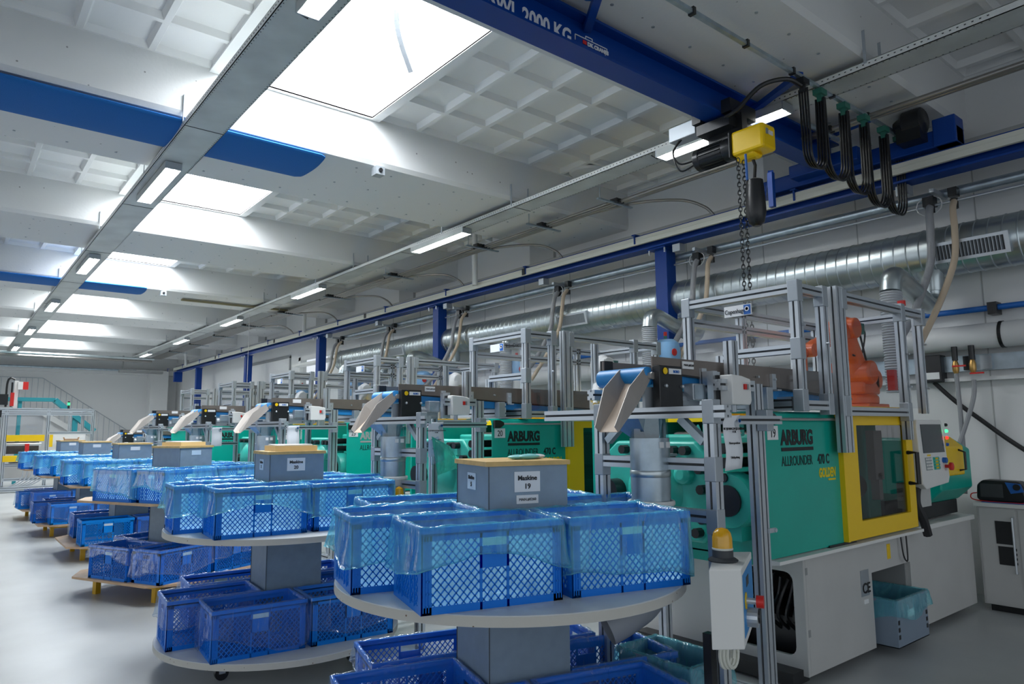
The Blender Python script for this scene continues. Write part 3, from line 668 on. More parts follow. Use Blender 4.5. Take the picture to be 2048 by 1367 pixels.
    k2 = MB().prism([(6.175,1.405),(6.29,1.405),(6.305,1.305),(6.19,1.305)],2.276,2.281,'xz').build('keypad', GREENL, cp)
    for a in range(4 if i < 2 else 0):
        for c in range(4):
            MB().box(6.03+.028*a+.003*c,2.272,1.385-.024*c,6.05+.028*a+.003*c,2.277,1.40-.024*c).build('key', WHITE, kk)
            MB().box(6.185+.028*a+.003*c,2.272,1.385-.024*c,6.205+.028*a+.003*c,2.277,1.40-.024*c).build('key', YEL if a in (1,2) else GREEN, k2)
    MB().box(6.07,2.276,1.415,6.13,2.281,1.428).build('panel_sticker', YEL, cp)
    MB().cyl((6.38,2.28,1.375),(6.38,2.25,1.375),.022,n=12).build('selector', INKB, cp)
    MB().lathe([(.014,0),(.014,-.03),(.032,-.035),(.032,-.055),(.02,-.06)],(6.42,2.28,1.325),14,'y').build('emergency_button', RED, cp, smooth=True)
    for z,mm in ((1.66,BLACK),(1.61,LGREEN),(1.555,LRED),(1.50,INKB)): MB().lathe([(.015,2.27),(.012,2.255),(.001,2.25)],(6.455,0,z),10,'y').build('indicator', mm, cp, smooth=True)
    MB().box(6.0,2.40,1.0,6.4,2.5,1.2).build('panel_arm', BODY, t)
    MB().tube(cat_curve([(6.03,2.36,1.18),(6.0,2.36,1.05),(6.06,2.34,.92),(6.12,2.34,.80)],6),.035,8).build('cable_guide', RUB, t)
    return t

def cell(i, lab, sign):
    t = thing('robot_guard_cell', lab, 'guard cage', (4.23,2.30,1.76), 'aluminium robot cages on the machines')
    z0, z1 = 1.80, 2.575; xa, xb, xc, xd, xe = 4.23, 4.56, 4.72, 5.72, 6.10; ya, yb, yc = 2.30, 3.14, 2.27
    for x, y in ((xa,ya),(xa,yb),(xb,ya),(xb+.35,yb)): prof(t,'post',(x,y,z0 if x==xb or y==yb else z0-.02),(x,y,z1))
    prof(t,'post',(xc,yc,1.48),(xc,yc,z1+.03),.12,.06); prof(t,'post',(xd,yc,1.55),(xd,yc,z1)); prof(t,'post',(xe,yc+.02,z0-.05),(xe,yc+.02,z1))
    prof(t,'post',(xd,yb,z0),(xd,yb,z1)); prof(t,'post',(xe,yb,z0),(xe,yb,z1)); prof(t,'post',(xd-.22,yb-.5,z0),(xd-.22,yb-.5,z1))
    prof(t,'rail',(xa,ya+.03,z1-.03),(xa,yb-.03,z1-.03)); prof(t,'rail',(xa+.03,ya,z1-.03),(xb-.03,ya,z1-.03)); prof(t,'rail',(xa+.03,yb,z1-.03),(xe,yb,z1-.03))
    prof(t,'rail',(xc+.06,yc,z1-.03),(xe-.03,yc,z1-.03)); prof(t,'rail',(xc+.06,yc,1.755),(xe-.35,yc,1.755)); prof(t,'rail',(xe,yc+.05,z1-.03),(xe,yb,z1-.03))
    prof(t,'rail',(xa,ya+.03,2.15),(xa,2.84,2.15)); prof(t,'post',(xa,2.87,1.98),(xa,2.87,2.15)); prof(t,'rail',(xa+.03,yb,2.42),(xe,yb,2.42))
    prof(t,'rail',(xa,ya+.05,1.80),(xa,yb,1.80),.06,.09); prof(t,'rail',(xa+.03,ya,1.79),(xb,ya,1.79)); prof(t,'rail',(4.05,2.42,1.83),(4.05,yb,1.83),.06,.12)
    for c in ((xa,ya,z1-.05),(xa,yb,z1-.05),(xb,ya,z1-.05),(xc+.05,yc,z1-.05),(xd,yc,z1-.05),(xe,yc,z1-.05),(xa,ya,2.15),(xa,ya,1.82),(xc,yc,1.79),(xd,yc,1.76),(4.0,2.41,1.83),(xb,ya,1.80)): bracket(t,c)
    MB().box(xa-.003,ya+.04,1.86,xa+.003,yb-.04,z1-.06).build('side_pane', PANE, t)
    MB().box(xa+.04,ya-.003,1.83,xb-.04,ya+.003,z1-.06).build('front_pane', PANE, t)
    MB().box(xc+.07,yc-.003,1.79,xd-.03,yc+.003,z1-.06).build('front_pane', PANE, t); MB().box(xd+.03,yc+.017,1.79,xe-.03,yc+.023,z1-.06).build('front_pane', PANE, t)
    for x,y,z in ((4.235,2.265,2.3),(4.53,2.262,2.2),(5.72,2.235,2.2),(5.72,2.235,1.95),(6.1,2.25,2.3),(6.1,2.25,1.95)): MB().cyl((x,y,z),(x,y-.02,z),.009,n=6).build('knob', ALU, t)
    if sign:
        s = MB().box(xa-.034,2.60,2.41,xa-.022,2.81,2.485).build('name_sign', LABEL, t)
        if sign != 'x': text('sign_lettering',sign,.045,(xa-.036,2.805,2.43),INK,t,face='-x',width=.78)
        MB().box(xa-.037,2.605,2.415,xa-.034,2.655,2.48).build('sign_emblem', INKB, s)
        MB().lathe([(.011,0),(.011,-.003),(.017,-.003),(.017,0)],(xa-.037,2.63,2.452),16,'x').build('emblem_ring', INKW, s)
    if i == 1: text('pane_lettering','RobotDoktoren',.055,(xa-.006,2.595,2.435),INK,t,face='-x',width=.8)
    if i == 0: text('pane_lettering','RobotDoktoren',.055,(6.02,3.11,2.30),ALUB,t,face='+y',width=.9)
    if i == 0:
        MB().cyl((5.86,2.30,2.60),(5.86,2.30,2.64),.03,n=10).build('warning_lamp', RED, t); MB().box(6.12,2.5,1.95,6.17,2.56,2.12).build('interlock_switch', RED, t)
    return t

def robot(i, m, lab, logo):
    t = thing('articulated_robot', lab, 'robot', (6.05,2.78,1.8), 'six axis robot arms inside the cages')
    b = MB().box(5.90,2.62,1.80,6.28,2.98,1.84); b.lathe([(.17,1.84),(.17,1.90),(.14,1.93)],(6.08,2.80,0),20); b.build('base', m, t, smooth=True, bevel=.01)
    b = MB().box(5.92,2.66,1.92,6.22,2.94,2.12).cyl((5.98,2.60,2.10),(5.98,2.98,2.10),.10,n=20).cyl((6.2,2.66,2.05),(6.2,2.94,2.05),.09,n=16); b.build('shoulder', m, t, bevel=.02, smooth=True)
    if i == 0: el = Vector((5.80,2.74,2.46)); tp = Vector((5.30,2.80,2.25))
    else: el = Vector((5.72,2.74,2.36)); tp = Vector((5.42,2.55,1.98))
    p = Vector((5.98,2.74,2.10)); b = MB()
    b.tube([p, p.lerp(el,.3), p.lerp(el,.7), el],[.10,.085,.075,.085],14); b.cyl(el+Vector((0,-.11,0)),el+Vector((0,.11,0)),.085,n=18); b.build('upper_arm', m, t, smooth=True, bevel=.01)
    d = (tp-el).normalized(); b = MB()
    b.tube([el-d*.10, el-d*.03, el+d*.12, el+d*.2, tp-d*.12, tp-d*.1, tp],[.07,.10,.09,.07,.058,.065,.058],14); b.box(el.x-.02,el.y-.075,el.z-.06,el.x+.12,el.y+.075,el.z+.07); b.build('forearm', m, t, smooth=True, bevel=.012)
    b = MB(); q = tp+d*.05; b.cyl(tp-Vector((0,.055,0)),tp+Vector((0,.055,0)),.052,n=14).cyl(tp,q,.04,n=12).cyl(q,q+d*.05,.028,n=12)
    b.cyl(q+Vector((0,0,-.02)),q+Vector((0,0,-.2)),.018,n=8); b.build('wrist', m, t, smooth=True)
    MB().box(el.x+.10,el.y-.09,el.z-.04,el.x+.17,el.y-.03,el.z+.05).build('connector_block', PCB, t)
    MB().tube(cat_curve([el+Vector((.16,-.06,.02)),el+Vector((.24,-.06,-.03)),el+Vector((.16,-.05,-.22)),el+Vector((.02,-.05,-.22))],6),.008,6).tube(cat_curve([el+Vector((.14,-.06,-.02)),el+Vector((.25,-.05,-.25)),el+Vector((.42,-.02,-.5))],6),.009,6).build('arm_cable', BLACK, t)
    if logo:
        c = el.lerp(tp,.62)+Vector((-.0,-.062,0)); ang = math.atan2(-(tp-el).z, -(tp-el).x)
        R = Matrix(((math.cos(ang),-math.sin(ang),0),(0,0,-1),(math.sin(ang),math.cos(ang),0)))
        text('lettering','ABB',.06,c+Vector((-.05,0,-.05)),INKR,t,face=R,bold=.004)
    return t

def conveyor(i, lab):
    t = thing('belt_conveyor', lab, 'conveyor', (2.96,2.44,1.75), 'belt conveyors leading out of the robot cages')
    x1 = 5.2
    def plate(y): return MB().hexa([(2.95,y-.004,1.955),(x1,y-.004,1.86),(x1,y-.004,2.035),(2.95,y-.004,2.035)],[(2.95,y+.004,1.955),(x1,y+.004,1.86),(x1,y+.004,2.035),(2.95,y+.004,2.035)])
    plate(2.44).build('side_plate', STEELB, t); plate(2.80).build('side_plate', STEELB, t)
    MB().hexa([(3.05,2.432,1.945),(x1,2.432,1.845),(x1,2.432,1.86),(3.05,2.432,1.955)],[(3.05,2.445,1.945),(x1,2.445,1.845),(x1,2.445,1.86),(3.05,2.445,1.955)]).build('edge_strip', BLACK, t)
    MB().hexa([(2.97,2.45,1.885),(x1,2.45,1.79),(x1,2.45,1.85),(2.97,2.45,1.96)],[(2.97,2.79,1.885),(x1,2.79,1.79),(x1,2.79,1.85),(2.97,2.79,1.96)]).build('belt', BELT, t)
    MB().lathe([(.03,2.445),(.05,2.455),(.05,2.795),(.03,2.80)],(2.935,0,1.93),18,'y').build('end_roller', BELT, t, smooth=True)
    MB().cyl((2.935,2.42,1.93),(2.935,2.45,1.93),.02,n=10).build('roller_shaft', STEEL, t)
    d = MB().box(2.945,2.385,1.755,3.14,2.432,1.985).build('drive_guard', BLACK, t, bevel=.004)
    MB().cyl((2.99,2.383,1.955),(2.99,2.380,1.955),.018,n=18).build('round_sticker', YEL, d)
    MB().box(3.02,2.380,1.94,3.125,2.384,1.970).build('maker_label', LABEL, d)
    if i < 3: text('label_lettering','ROBO',.018,(3.055,2.379,1.948),INKB,t,bold=.001)
    for z in (1.875,): 
        for x in (2.99,3.13): MB().lathe([(.010,0),(.010,-.012),(.004,-.016)],(x,2.385,z),8,'y').build('bolt', ALU, t)
    MB().box(2.90,2.45,1.76,3.05,2.47,1.87).build('bearing_plate', ALUB, t)
    mo = MB().box(3.20,2.36,1.80,3.31,2.43,1.895).cyl((3.16,2.46,1.80),(3.32,2.46,1.80),.055,n=14); mo.build('motor', ALUB, t, bevel=.006)
    MB().box(3.205,2.355,1.81,3.305,2.362,1.885).build('terminal_box', GALVD, t)
    MB().box(3.20,2.425,1.98,3.30,2.432,2.022).build('name_label', LABEL, t)
    if i < 2: text('label_lettering','MAN.#0260',.018,(3.208,2.4235,1.995),INK,t)
    sp = MB().box(3.30,2.30,1.75,3.365,2.34,1.96).box(3.36,2.34,1.75,3.40,2.42,1.97); sp.build('support_post', ALU, t)
    s = MB().prism([(3.33,1.775),(3.50,1.775),(3.515,1.80),(3.51,1.92),(3.43,1.935),(3.33,1.94)],2.20,2.28,'xz').build('switch_box', WHITE, t, bevel=.006)
    MB().box(3.32,2.28,1.775,3.46,2.31,1.94).build('switch_backplate', BLACK, t)
    MB().box(3.43,2.192,1.855,3.495,2.202,1.90).build('switch_window', PANE, s); MB().box(3.435,2.190,1.86,3.455,2.203,1.89).build('switch_rocker', RED, s); MB().box(3.46,2.190,1.86,3.475,2.203,1.89).build('switch_rocker', BODYD, s)
    MB().cyl((3.39,2.24,1.775),(3.39,2.24,1.735),.018,n=10).build('cable_gland', ALUB, t)
    for x in (3.36,3.66,4.1): MB().box(x,2.415,1.88,x+.045,2.435,1.99).box(x,2.38,1.88,x+.045,2.435,1.89).build('clamp_bracket', ALU, t); MB().cyl((x+.02,2.418,1.955),(x+.02,2.40,1.955),.009,n=6).build('bolt', ALU, t)
    MB().cyl((3.95,2.433,1.965),(3.95,2.415,1.965),.008,n=6).build('bolt', ALU, t)
    prof(t,'tall_post',(3.60,2.38,1.90),(3.60,2.38,2.16)); 
    MB().box(2.96,2.795,1.975,3.03,2.83,2.04).build('guide_block', BLACK, t)
    # chute
    nb = [Vector(v) for v in ((2.93,2.44,1.905),(2.79,2.40,1.785),(2.585,2.36,1.632))]
    fb = [Vector(v) for v in ((2.92,2.60,1.905),(2.76,2.52,1.790),(2.560,2.46,1.632))]
    nt = [Vector(v) for v in ((2.915,2.46,1.975),(2.735,2.415,1.862),(2.57,2.372,1.66))]
    ft = [Vector(v) for v in ((2.905,2.63,1.975),(2.70,2.56,1.862),(2.545,2.48,1.66))]
    z_ = Vector((0,0,.003)); ch = MB()
    for k in (0,1): ch.hexa([nb[k],fb[k],fb[k+1],nb[k+1]],[nb[k]+z_,fb[k]+z_,fb[k+1]+z_,nb[k+1]+z_])
    ch.build('chute_bottom', CHUTEIN, t)
    for a_, b_ in ((nb,nt),(fb,ft)):
        wl_ = MB(); n = Vector((0,.002,0))
        for k in (0,1): wl_.hexa([a_[k]-n,a_[k+1]-n,b_[k+1]-n,b_[k]-n],[a_[k]+n,a_[k+1]+n,b_[k+1]+n,b_[k]+n])
        wl_.build('chute_wall', CHUTE, t)
    return t

def stand(i, lab):
    t = thing('conveyor_stand', lab, 'stand', (2.95,2.07,0), 'aluminium stands in front of the machines')
    X = 2.95
    prof(t,'post',(X,2.075,.03),(X,2.075,1.70)); prof(t,'post',(X,2.82,.03),(X,2.82,1.70)); prof(t,'post',(3.64,2.265,.03),(3.64,2.265,1.90),.09,.06); prof(t,'post',(3.62,2.95,.03),(3.62,2.95,1.88))
    prof(t,'beam',(X,1.98,1.73),(X,3.28,1.73)); prof(t,'beam',(X,2.08,1.47),(X,2.79,1.47)); prof(t,'beam',(X,2.08,1.22),(X,2.5,1.22)); prof(t,'beam',(X,2.08,.25),(X,2.79,.25))
    prof(t,'beam',(X+.03,2.09,1.69),(3.60,2.09,1.69),.03,.045); prof(t,'beam',(3.28,2.26,1.885),(3.60,2.26,1.885)); prof(t,'beam',(3.6,2.95,1.85),(3.0,2.95,1.85)); prof(t,'beam',(3.60,2.2,.20),(3.60,2.92,.20))
    prof(t,'beam',(X+.03,2.82,.2),(3.6,2.82,.2)); prof(t,'beam',(X,2.82,1.47),(3.6,2.82,1.47),.045)
    MB().bar((X,2.12,1.58),(X,2.26,1.70),.04).build('brace', GALVD, t); MB().bar((X,2.77,1.58),(X,2.63,1.70),.04).build('brace', GALVD, t)
    for c in ((X,2.075,1.45),(X,2.82,1.45),(X,2.075,1.2),(X,2.075,1.73),(3.62,2.19,1.69),(X,2.82,1.73)): bracket(t,c,(.066,.066,.12))
    for x,y in ((X,2.075),(X,2.82),(3.64,2.265),(3.62,2.95)): MB().cyl((x,y,0),(x,y,.03),.035,n=12).build('foot', BLACK, t)
    MB().box(3.66,2.222,1.06,3.73,2.235,1.085).cyl((3.72,2.215,1.072),(3.72,2.235,1.072),.012,n=8).build('latch', ALU, t)
    MB().box(X+.12,2.045,1.66,X+.17,2.06,1.70).cyl((X+.15,2.03,1.67),(X+.15,2.06,1.67),.02,n=8).build('latch', ALU, t)
    return t

def downpipe(i, lab, elbow):
    t = thing('diverter_tube', lab, 'pipe', (2.90,2.43,1.2), 'galvanised drop tubes under the chutes')
    c = (2.90,2.43,0)
    MB().lathe([(.103,1.34),(.103,1.60)],c,28).build('upper_sleeve', GALVD, t, smooth=True)
    MB().lathe([(.103,1.40),(.106,1.405),(.106,1.43),(.103,1.435)],c,28).build('clamp_band', GALV, t, smooth=True)
    MB().lathe([(.101,1.10),(.101,1.34)],c,28).build('lower_sleeve', GALVD, t, smooth=True)
    MB().lathe([(.118,1.255),(.122,1.26),(.122,1.275),(.118,1.28),(.11,1.28),(.11,1.25)],c,28).build('rim', WHITE, t, smooth=True)
    MB().lathe([(.108,1.25),(.09,1.14),(.09,1.05)],c,28).build('collar', PIPEW, t, smooth=True)
    MB().lathe([(.1,1.60),(.1,1.70)],c,24).build('clear_tube', CANP, t, smooth=True)
    MB().hexa([(2.84,2.40,1.60),(2.94,2.40,1.60),(2.94,2.5,1.60),(2.84,2.5,1.60)],[(2.76,2.38,1.70),(2.96,2.38,1.70),(2.96,2.62,1.70),(2.76,2.62,1.70)]).build('funnel', GALVD, t)
    MB().tube(cat_curve([(2.90,2.43,1.06),(2.90,2.43,.9),(2.86,2.45,.78),(2.74,2.50,.70),(2.66,2.54,.66)],6),.085,20,cap=False).build('elbow', PIPEW if not elbow else FLEX, t, smooth=True)
    MB().box(2.86,2.328,1.55,2.94,2.333,1.58).build('tube_label', LABEL, t)
    return t
def paper(i, lab, lines):
    t = thing('paper_notice', lab, 'paper', (2.98,2.03,1.70), 'paper notices hanging on the stands')
    m = MB(); n = 8; P = []
    for a in range(n+1):
        for b in range(4): P.append((2.985+.145*b/3, 2.03+.006*math.sin(a*.9)+(.012 if a < 2 and b == 3 else 0)-(.01 if a < 1 else 0), 1.705-.265*a/n+.003*b))
    m.add(P,[(a*4+b,a*4+b+1,a*4+b+5,a*4+b+4) for a in range(n) for b in range(3)]); s = m.build('sheet', PAPER, t, smooth=True)
    s.modifiers.new('s','SOLIDIFY').thickness = .001
    MB().lathe([(.006,2.02),(.006,2.018),(.010,2.018),(.010,2.02)],(3.105,0,1.685),14,'y').build('emblem', INKB, t)
    if lines:
        for z,tx in lines: text('notice_lettering',tx,.016,(3.055,2.0195,z),INK,t,align='CENTER')
    return t
def hose_pair(i, y, w_):
    z = 3.86
    solo(MB().tube(cat_curve([(7.62,y+.22,z),(7.50,y+.19,3.74),(7.43,y+.17,3.5),(7.38,y+.18,3.2),(7.15,y+.26,2.75),(6.9,y+.32,2.45)],7),.036,12),'grey_hose',HOSEG,'grey reinforced suction hose of the %s drop from the camera' % w_,'hose',(7.62,y+.22,z),'suction hoses hanging at the right wall',smooth=True)
    solo(MB().tube(cat_curve([(7.62,y,z),(7.50,y-.02,3.74),(7.44,y-.04,3.5),(7.38,y-.03,3.2),(7.2,y+.06,2.8),(6.98,y+.18,2.4)],7),.03,12),'beige_hose',HOSEB,'beige suction hose of the %s drop from the camera' % w_,'hose',(7.62,y,z),'suction hoses hanging at the right wall',smooth=True)
    t = thing('hose_valve','%s hose valve block from the camera on the suction pipe' % w_,'valve',(7.62,y+.15,3.9),'valve blocks above the hoses')
    MB().box(7.57,y+.17,3.85,7.68,y+.27,3.95).cyl((7.62,y+.22,3.78),(7.62,y+.22,3.86),.045,n=10).build('valve_body', BLACKM, t)
    MB().cyl((7.62,y,3.78),(7.62,y,3.88),.036,n=10).box(7.58,y-.04,3.9,7.66,y+.04,3.99).build('hose_coupling', BLACKM, t)
    MB().box(7.40,y+.1,3.93,7.75,y+.14,3.97).build('carrier', ALUB, t); MB().box(7.38,y+.32,3.97,7.5,y+.44,4.07).build('pipe_clamp', ALUB, t)
    a = [(7.6,y+.22+.12*math.cos(q*PI/6),3.86+.1*math.sin(q*PI/6)) for q in range(13)]; MB().tube(a,.006,5).build('air_line', PIPEW, t)
def branch(i, y, w_):
    t = thing('branch_duct','%s galvanised branch duct from the camera with flexible hose into a robot cage' % w_,'duct',(7.76,y,3.1),'branch ducts from the spiral duct')
    MB().lathe([(.11,3.0),(.11,3.14),(.14,3.20)],(7.70,y,0),20).build('saddle_stub', GALV, t, smooth=True)
    MB().tube(cat_curve([(7.70,y,3.04),(7.70,y,2.94),(7.64,y,2.87),(7.54,y,2.86),(7.2,y,2.95),(6.92,y,3.03),(6.82,y,3.04),(6.74,y,3.0),(6.71,y,2.88)],6),.092,20).build('pipe', GALV, t, smooth=True)
    pr = []; z = 2.88
    while z > 1.95: pr += [(.088,z),(.098,z-.012)]; z -= .024
    MB().lathe([(r,z_) for r,z_ in pr][::-1],(6.71,y,0),20).build('flexible_hose', FLEX, t, smooth=True)
def loader(i, y, w_):
    t = thing('material_loader','%s light blue material loader with red badge above the machines' % w_,'loader',(6.95,y,1.7),'light blue material loaders')
    MB().lathe([(.13,2.40),(.16,2.44),(.17,2.58),(.15,2.70),(.09,2.745)],(6.95,y,0),24).build('hood', LBLUE, t, smooth=True)
    MB().lathe([(.12,1.54),(.12,1.9),(.14,2.0),(.14,2.40)],(6.95,y,0),20).build('hopper', PIPEW, t, smooth=True)
    MB().lathe([(.001,0),(.045,0),(.045,-.01),(.001,-.012)],(6.88,y-.165,2.57),14,'y').build('badge', RED, t)
    MB().cyl((6.93,y,2.74),(6.93,y,2.79),.02,n=8).build('lamp_base', PCB, t); MB().cyl((6.93,y,2.79),(6.93,y,2.84),.022,n=8).build('signal_lamp', RED, t)
mach = [(0,'19','number 19','nearest'),(2.70,'20','number 20','second'),(5.62,'23','number 23','third'),(8.42,None,'fourth','fourth'),(11.22,'','fifth','fifth'),(14.05,None,'sixth','sixth')]
for i,(dy,num,nm,w_) in enumerate(mach):
    OFF = Vector((0,dy,0))
    who = 'machine numbered '+num if num else w_+' machine from the camera'
    lab = {0:'green and yellow injection moulding machine numbered 19 with its control panel in view',1:'green and yellow injection moulding machine numbered 20 behind the nearest one',2:'green injection moulding machine numbered 23, third from the camera'}.get(i,'green injection moulding machine, %s from the camera in the row' % w_)
    machine(i,num,lab,INKR if False else (mat('faded_lettering',(.35,.38,.36),.6) if i == 2 else None))
    cell(i,'aluminium and clear pane robot cage on top of the '+who,'Copenhagen' if i == 0 else ('x' if i < 4 else ''))
    robot(i,ORANGE if i == 0 else PORC,('orange robot arm inside the nearest cage' if i == 0 else 'white robot arm inside the cage of the '+who),i > 0 and i < 3)
    cv = conveyor(i,'steel sided belt conveyor with black drive guard and chute, '+who)
    st_ = stand(i,'aluminium profile stand carrying the conveyor end of the '+who)
    if i == 5: cv.location.z -= .33; st_.scale.z = .81
    dp_ = downpipe(i,'galvanised drop tube with white collar under the chute of the '+who, i == 0)
    if i == 5: dp_.location.z -= .33
    if i < 4: paper(i,'white paper notice hanging on the stand of the '+who,[(1.64,'BETJENINGSVEJLEDNING'),(1.625,'FOR'),(1.57,'Rotorposition'),(1.50,'Udskydning')] if i < 2 else None)
    OFF = Vector((0,0,0))
    hose_pair(i,[2.43,5.25,7.95,10.75,13.5,16.1][i],w_)
    if i < 5: branch(i,2.72+2.85*i,w_)
    if i > 0: loader(i,2.9+dy-.1,words[i-1])
# ================================================================== CRATES AND LINERS
CL, CW, CH = .60, .40, .32
def lattice(m, u0, v0, u1, v1, P, pitch=.030, w=.0045, d=.005):
    k = 1.12; L = []
    for sgn in (1, -1):
        c = -(v1-v0+ (u1-u0)*k) - 1
        lo = min(v0-sgn*k*u0, v0-sgn*k*u1, v1-sgn*k*u0, v1-sgn*k*u1); hi = max(v0-sgn*k*u0, v0-sgn*k*u1, v1-sgn*k*u0, v1-sgn*k*u1)
        c = lo+pitch*.5
        while c < hi:
            pts = []
            for u in (u0, u1):
                v = sgn*k*u+c
                if v0 <= v <= v1: pts.append((u, v))
            for v in (v0, v1):
                u = (v-c)/(sgn*k)
                if u0 < u < u1: pts.append((u, v))
            if len(pts) >= 2 and abs(pts[0][0]-pts[1][0]) > .003: L.append((pts[0], pts[1]))
            c += pitch*1.15
    for (a, b) in L:
        dx, dy = b[0]-a[0], b[1]-a[1]; l = math.hypot(dx, dy); nx, ny = -dy/l*w/2, dx/l*w/2
        q = [(a[0]+nx,a[1]+ny),(b[0]+nx,b[1]+ny),(b[0]-nx,b[1]-ny),(a[0]-nx,a[1]-ny)]
        m.hexa([P(u,v,0) for u,v in q],[P(u,v,d) for u,v in q])
def crate_mesh(coarse=False):
    pit = .030 if not coarse else .036; m = MB(); X, Y = CL/2, CW/2; pc = .042
    for sx in (-1,1):
        for sy in (-1,1):
            m.box(sx*X, sy*Y, 0, sx*(X-pc), sy*(Y-.006), CH); m.box(sx*X, sy*Y, 0, sx*(X-.006), sy*(Y-pc), CH)
            for k in range(3): m.box(sx*(X-.008-.011*k)-.0015, sy*(Y+.004), .01, sx*(X-.008-.011*k)+.0015, sy*Y, CH-.03)
            for k in range(3): m.box(sx*(X-.035), sy*(Y+.004), .03+.045*k, sx*(X-.018), sy*Y, .036+.045*k)
    m.holed((-X-.006,-Y-.006,X+.006,Y+.006),(-X+.008,-Y+.008,X-.008,Y-.008),CH-.03,CH-.022,'xy')
    m.holed((-X-.006,-Y-.006,X+.006,Y+.006),(-X-.001,-Y-.001,X+.001,Y+.001),CH-.03,CH,'xy')
    m.holed((-X,-Y,X,Y),(-X+.008,-Y+.008,X-.008,Y-.008),CH-.05,CH,'xy'); m.holed((-X,-Y,X,Y),(-X+.005,-Y+.005,X-.005,Y-.005),0,.028,'xy')
    m.box(-X+.01,-Y+.01,.006,X-.01,Y-.01,.010)
    for sy in (-1,1):
        P = lambda u,v,w,sy=sy: (u, sy*(Y-w), v)
        def bx(u0,v0,u1,v1): m.box(u0, sy*Y, v0, u1, sy*(Y-.005), v1)
        lattice(m,-X+pc,.028,-.062,CH-.05,P,pit); lattice(m,.062,.028,X-pc,CH-.05,P,pit); lattice(m,-.052,.028,.052,.155,P,pit)
        bx(-.062,.0,-.052,CH-.03); bx(.052,0,.062,CH-.03); bx(-.062,.155,.062,.238)
    for sx in (-1,1):
        P = lambda u,v,w,sx=sx: (sx*(X-w), u, v)
        lattice(m,-Y+pc,.028,Y-pc,.225,P,pit)
        m.box(sx*X,-Y+pc,.225,sx*(X-.005),-.05,CH-.05); m.box(sx*X,.05,.225,sx*(X-.005),Y-pc,CH-.05); m.box(sx*X,-.05,.225,sx*(X-.005),.05,.235)
        for a in (-.115,-.06,.06,.115): m.box(sx*(X+.004),a-.003,.02,sx*(X-.002),a+.003,CH-.03)
    return m
OFF = Vector((0,0,0))
protos = {}
def proto_crate(mt):
    t = thing('plastic_crate','proto','crate',(0,0,0)); crate_mesh().build('lattice_body', mt, t, smooth=False)
    MB().box(-.05,-CW/2-.002,.240,.05,-CW/2+.001,.268).build('handle_card', CARD, t); return t
def liner_mesh(seed, drop, flare, fill):
    rr = random.Random(seed); N = 132; X, Y = CL/2, CW/2; per = 2*(CL+CW)
    def rim(t, o):
        s_ = (t*per) % per; x0, y0 = X+o, Y+o
        # walk the rectangle, offset outward by o, corners softened
        for (ax, ay, bx_, by) in ((-X,-Y,X,-Y),(X,-Y,X,Y),(X,Y,-X,Y),(-X,Y,-X,-Y)):
            L = math.hypot(bx_-ax, by-ay)
            if s_ <= L:
                f = s_/L; px, py = ax+(bx_-ax)*f, ay+(by-ay)*f; nx, ny = (by-ay)/L, -(bx_-ax)/L
                e = min(f, 1-f)*L
                if e < .03:
                    g = 1-e/.03; sg = -1 if f < .5 else 1; tx, ty = (bx_-ax)/L*sg, (by-ay)/L*sg; nx += tx*g*.8; ny += ty*g*.8
                return px+nx*o, py+ny*o
            s_ -= L
        return -X, -Y
    ph = [rr.random()*6.28 for _ in range(12)]; am = [rr.random() for _ in range(12)]
    def ns(t, lo, hi):
        return sum(am[k]*math.sin(2*PI*t*(lo+(hi-lo)*k//11)+ph[k]) for k in range(12))/4.2
    m = MB(); rows = []
    zi = .012
    for k, (o, z) in enumerate(((-.03,zi),(-.014,.08),(-.013,.17),(-.012,.25),(-.012,CH-.02),(-.009,CH+.004),(.002,CH+.007),(.011,CH+.002))):
        row = []
        for i in range(N):
            t = i/N; x, y = rim(t, o-(.004*abs(ns(t,9,30)) if k < 5 else -.002*ns(t,12,40)))
            row.append((x, y, z+(.006*ns(t,6,24) if k >= 5 else 0)+(.003*ns(t,3,9) if k == 4 else 0)))
        rows.append(row)
    K = 9
    for k in range(1, K+1):
        row = []
        for i in range(N):
            t = i/N; dp = max(.05, min(.305, drop*(1+.55*ns(t,1,4)+.04*ns(t,7,16)))); f = k/K
            o = .012+flare*f**1.3*(.5+.5*abs(ns(t+.3,2,7)))+.006*f*ns(t+.07*f,8,24)+.0012*ns(t*1.0+f*.4,20,44)
            x, y = rim(t, max(.0115, o)); row.append((x, y, max(.006, CH-dp*f)))
        rows.append(row)
    # hem rolled slightly
    rows.append([(x*1.004, y*1.004, z+.006) for x, y, z in rows[-1]])
    V = [p for r in rows for p in r]; R = len(rows)
    fs = [(a*N+i, a*N+(i+1)%N, (a+1)*N+(i+1)%N, (a+1)*N+i) for a in range(R-1) for i in range(N)]
    m.cur = 0; m.v = V
    for a in range(R-1):
        for i in range(N): m.f.append((a*N+i, a*N+(i+1)%N, (a+1)*N+(i+1)%N, (a+1)*N+i)); m.mi.append(1 if a < fill else 0)
    m.f.append(tuple(range(N-1,-1,-1))); m.mi.append(1)
    return m
def build_liner(name, seed, drop, flare, mats, fill):
    mb = liner_mesh(seed, drop, flare, fill); me = bpy.data.meshes.new(name); me.from_pydata(mb.v, [], mb.f)
    for x in mats: me.materials.append(x)
    for p, i in zip(me.polygons, mb.mi): p.material_index = i; p.use_smooth = True
    return me
LC = [build_liner('film_liner', 11+k, d, f, (FILMC, FILMI), 4) for k,(d,f) in enumerate(((.17,.035),(.24,.02),(.20,.05),(.275,.012),(.13,.05)))]
LW_ = [build_liner('film_liner', 31+k, d, f, (FILMW, FILMWI), 4) for k,(d,f) in enumerate(((.16,.035),(.22,.03),(.26,.025),(.12,.03)))]
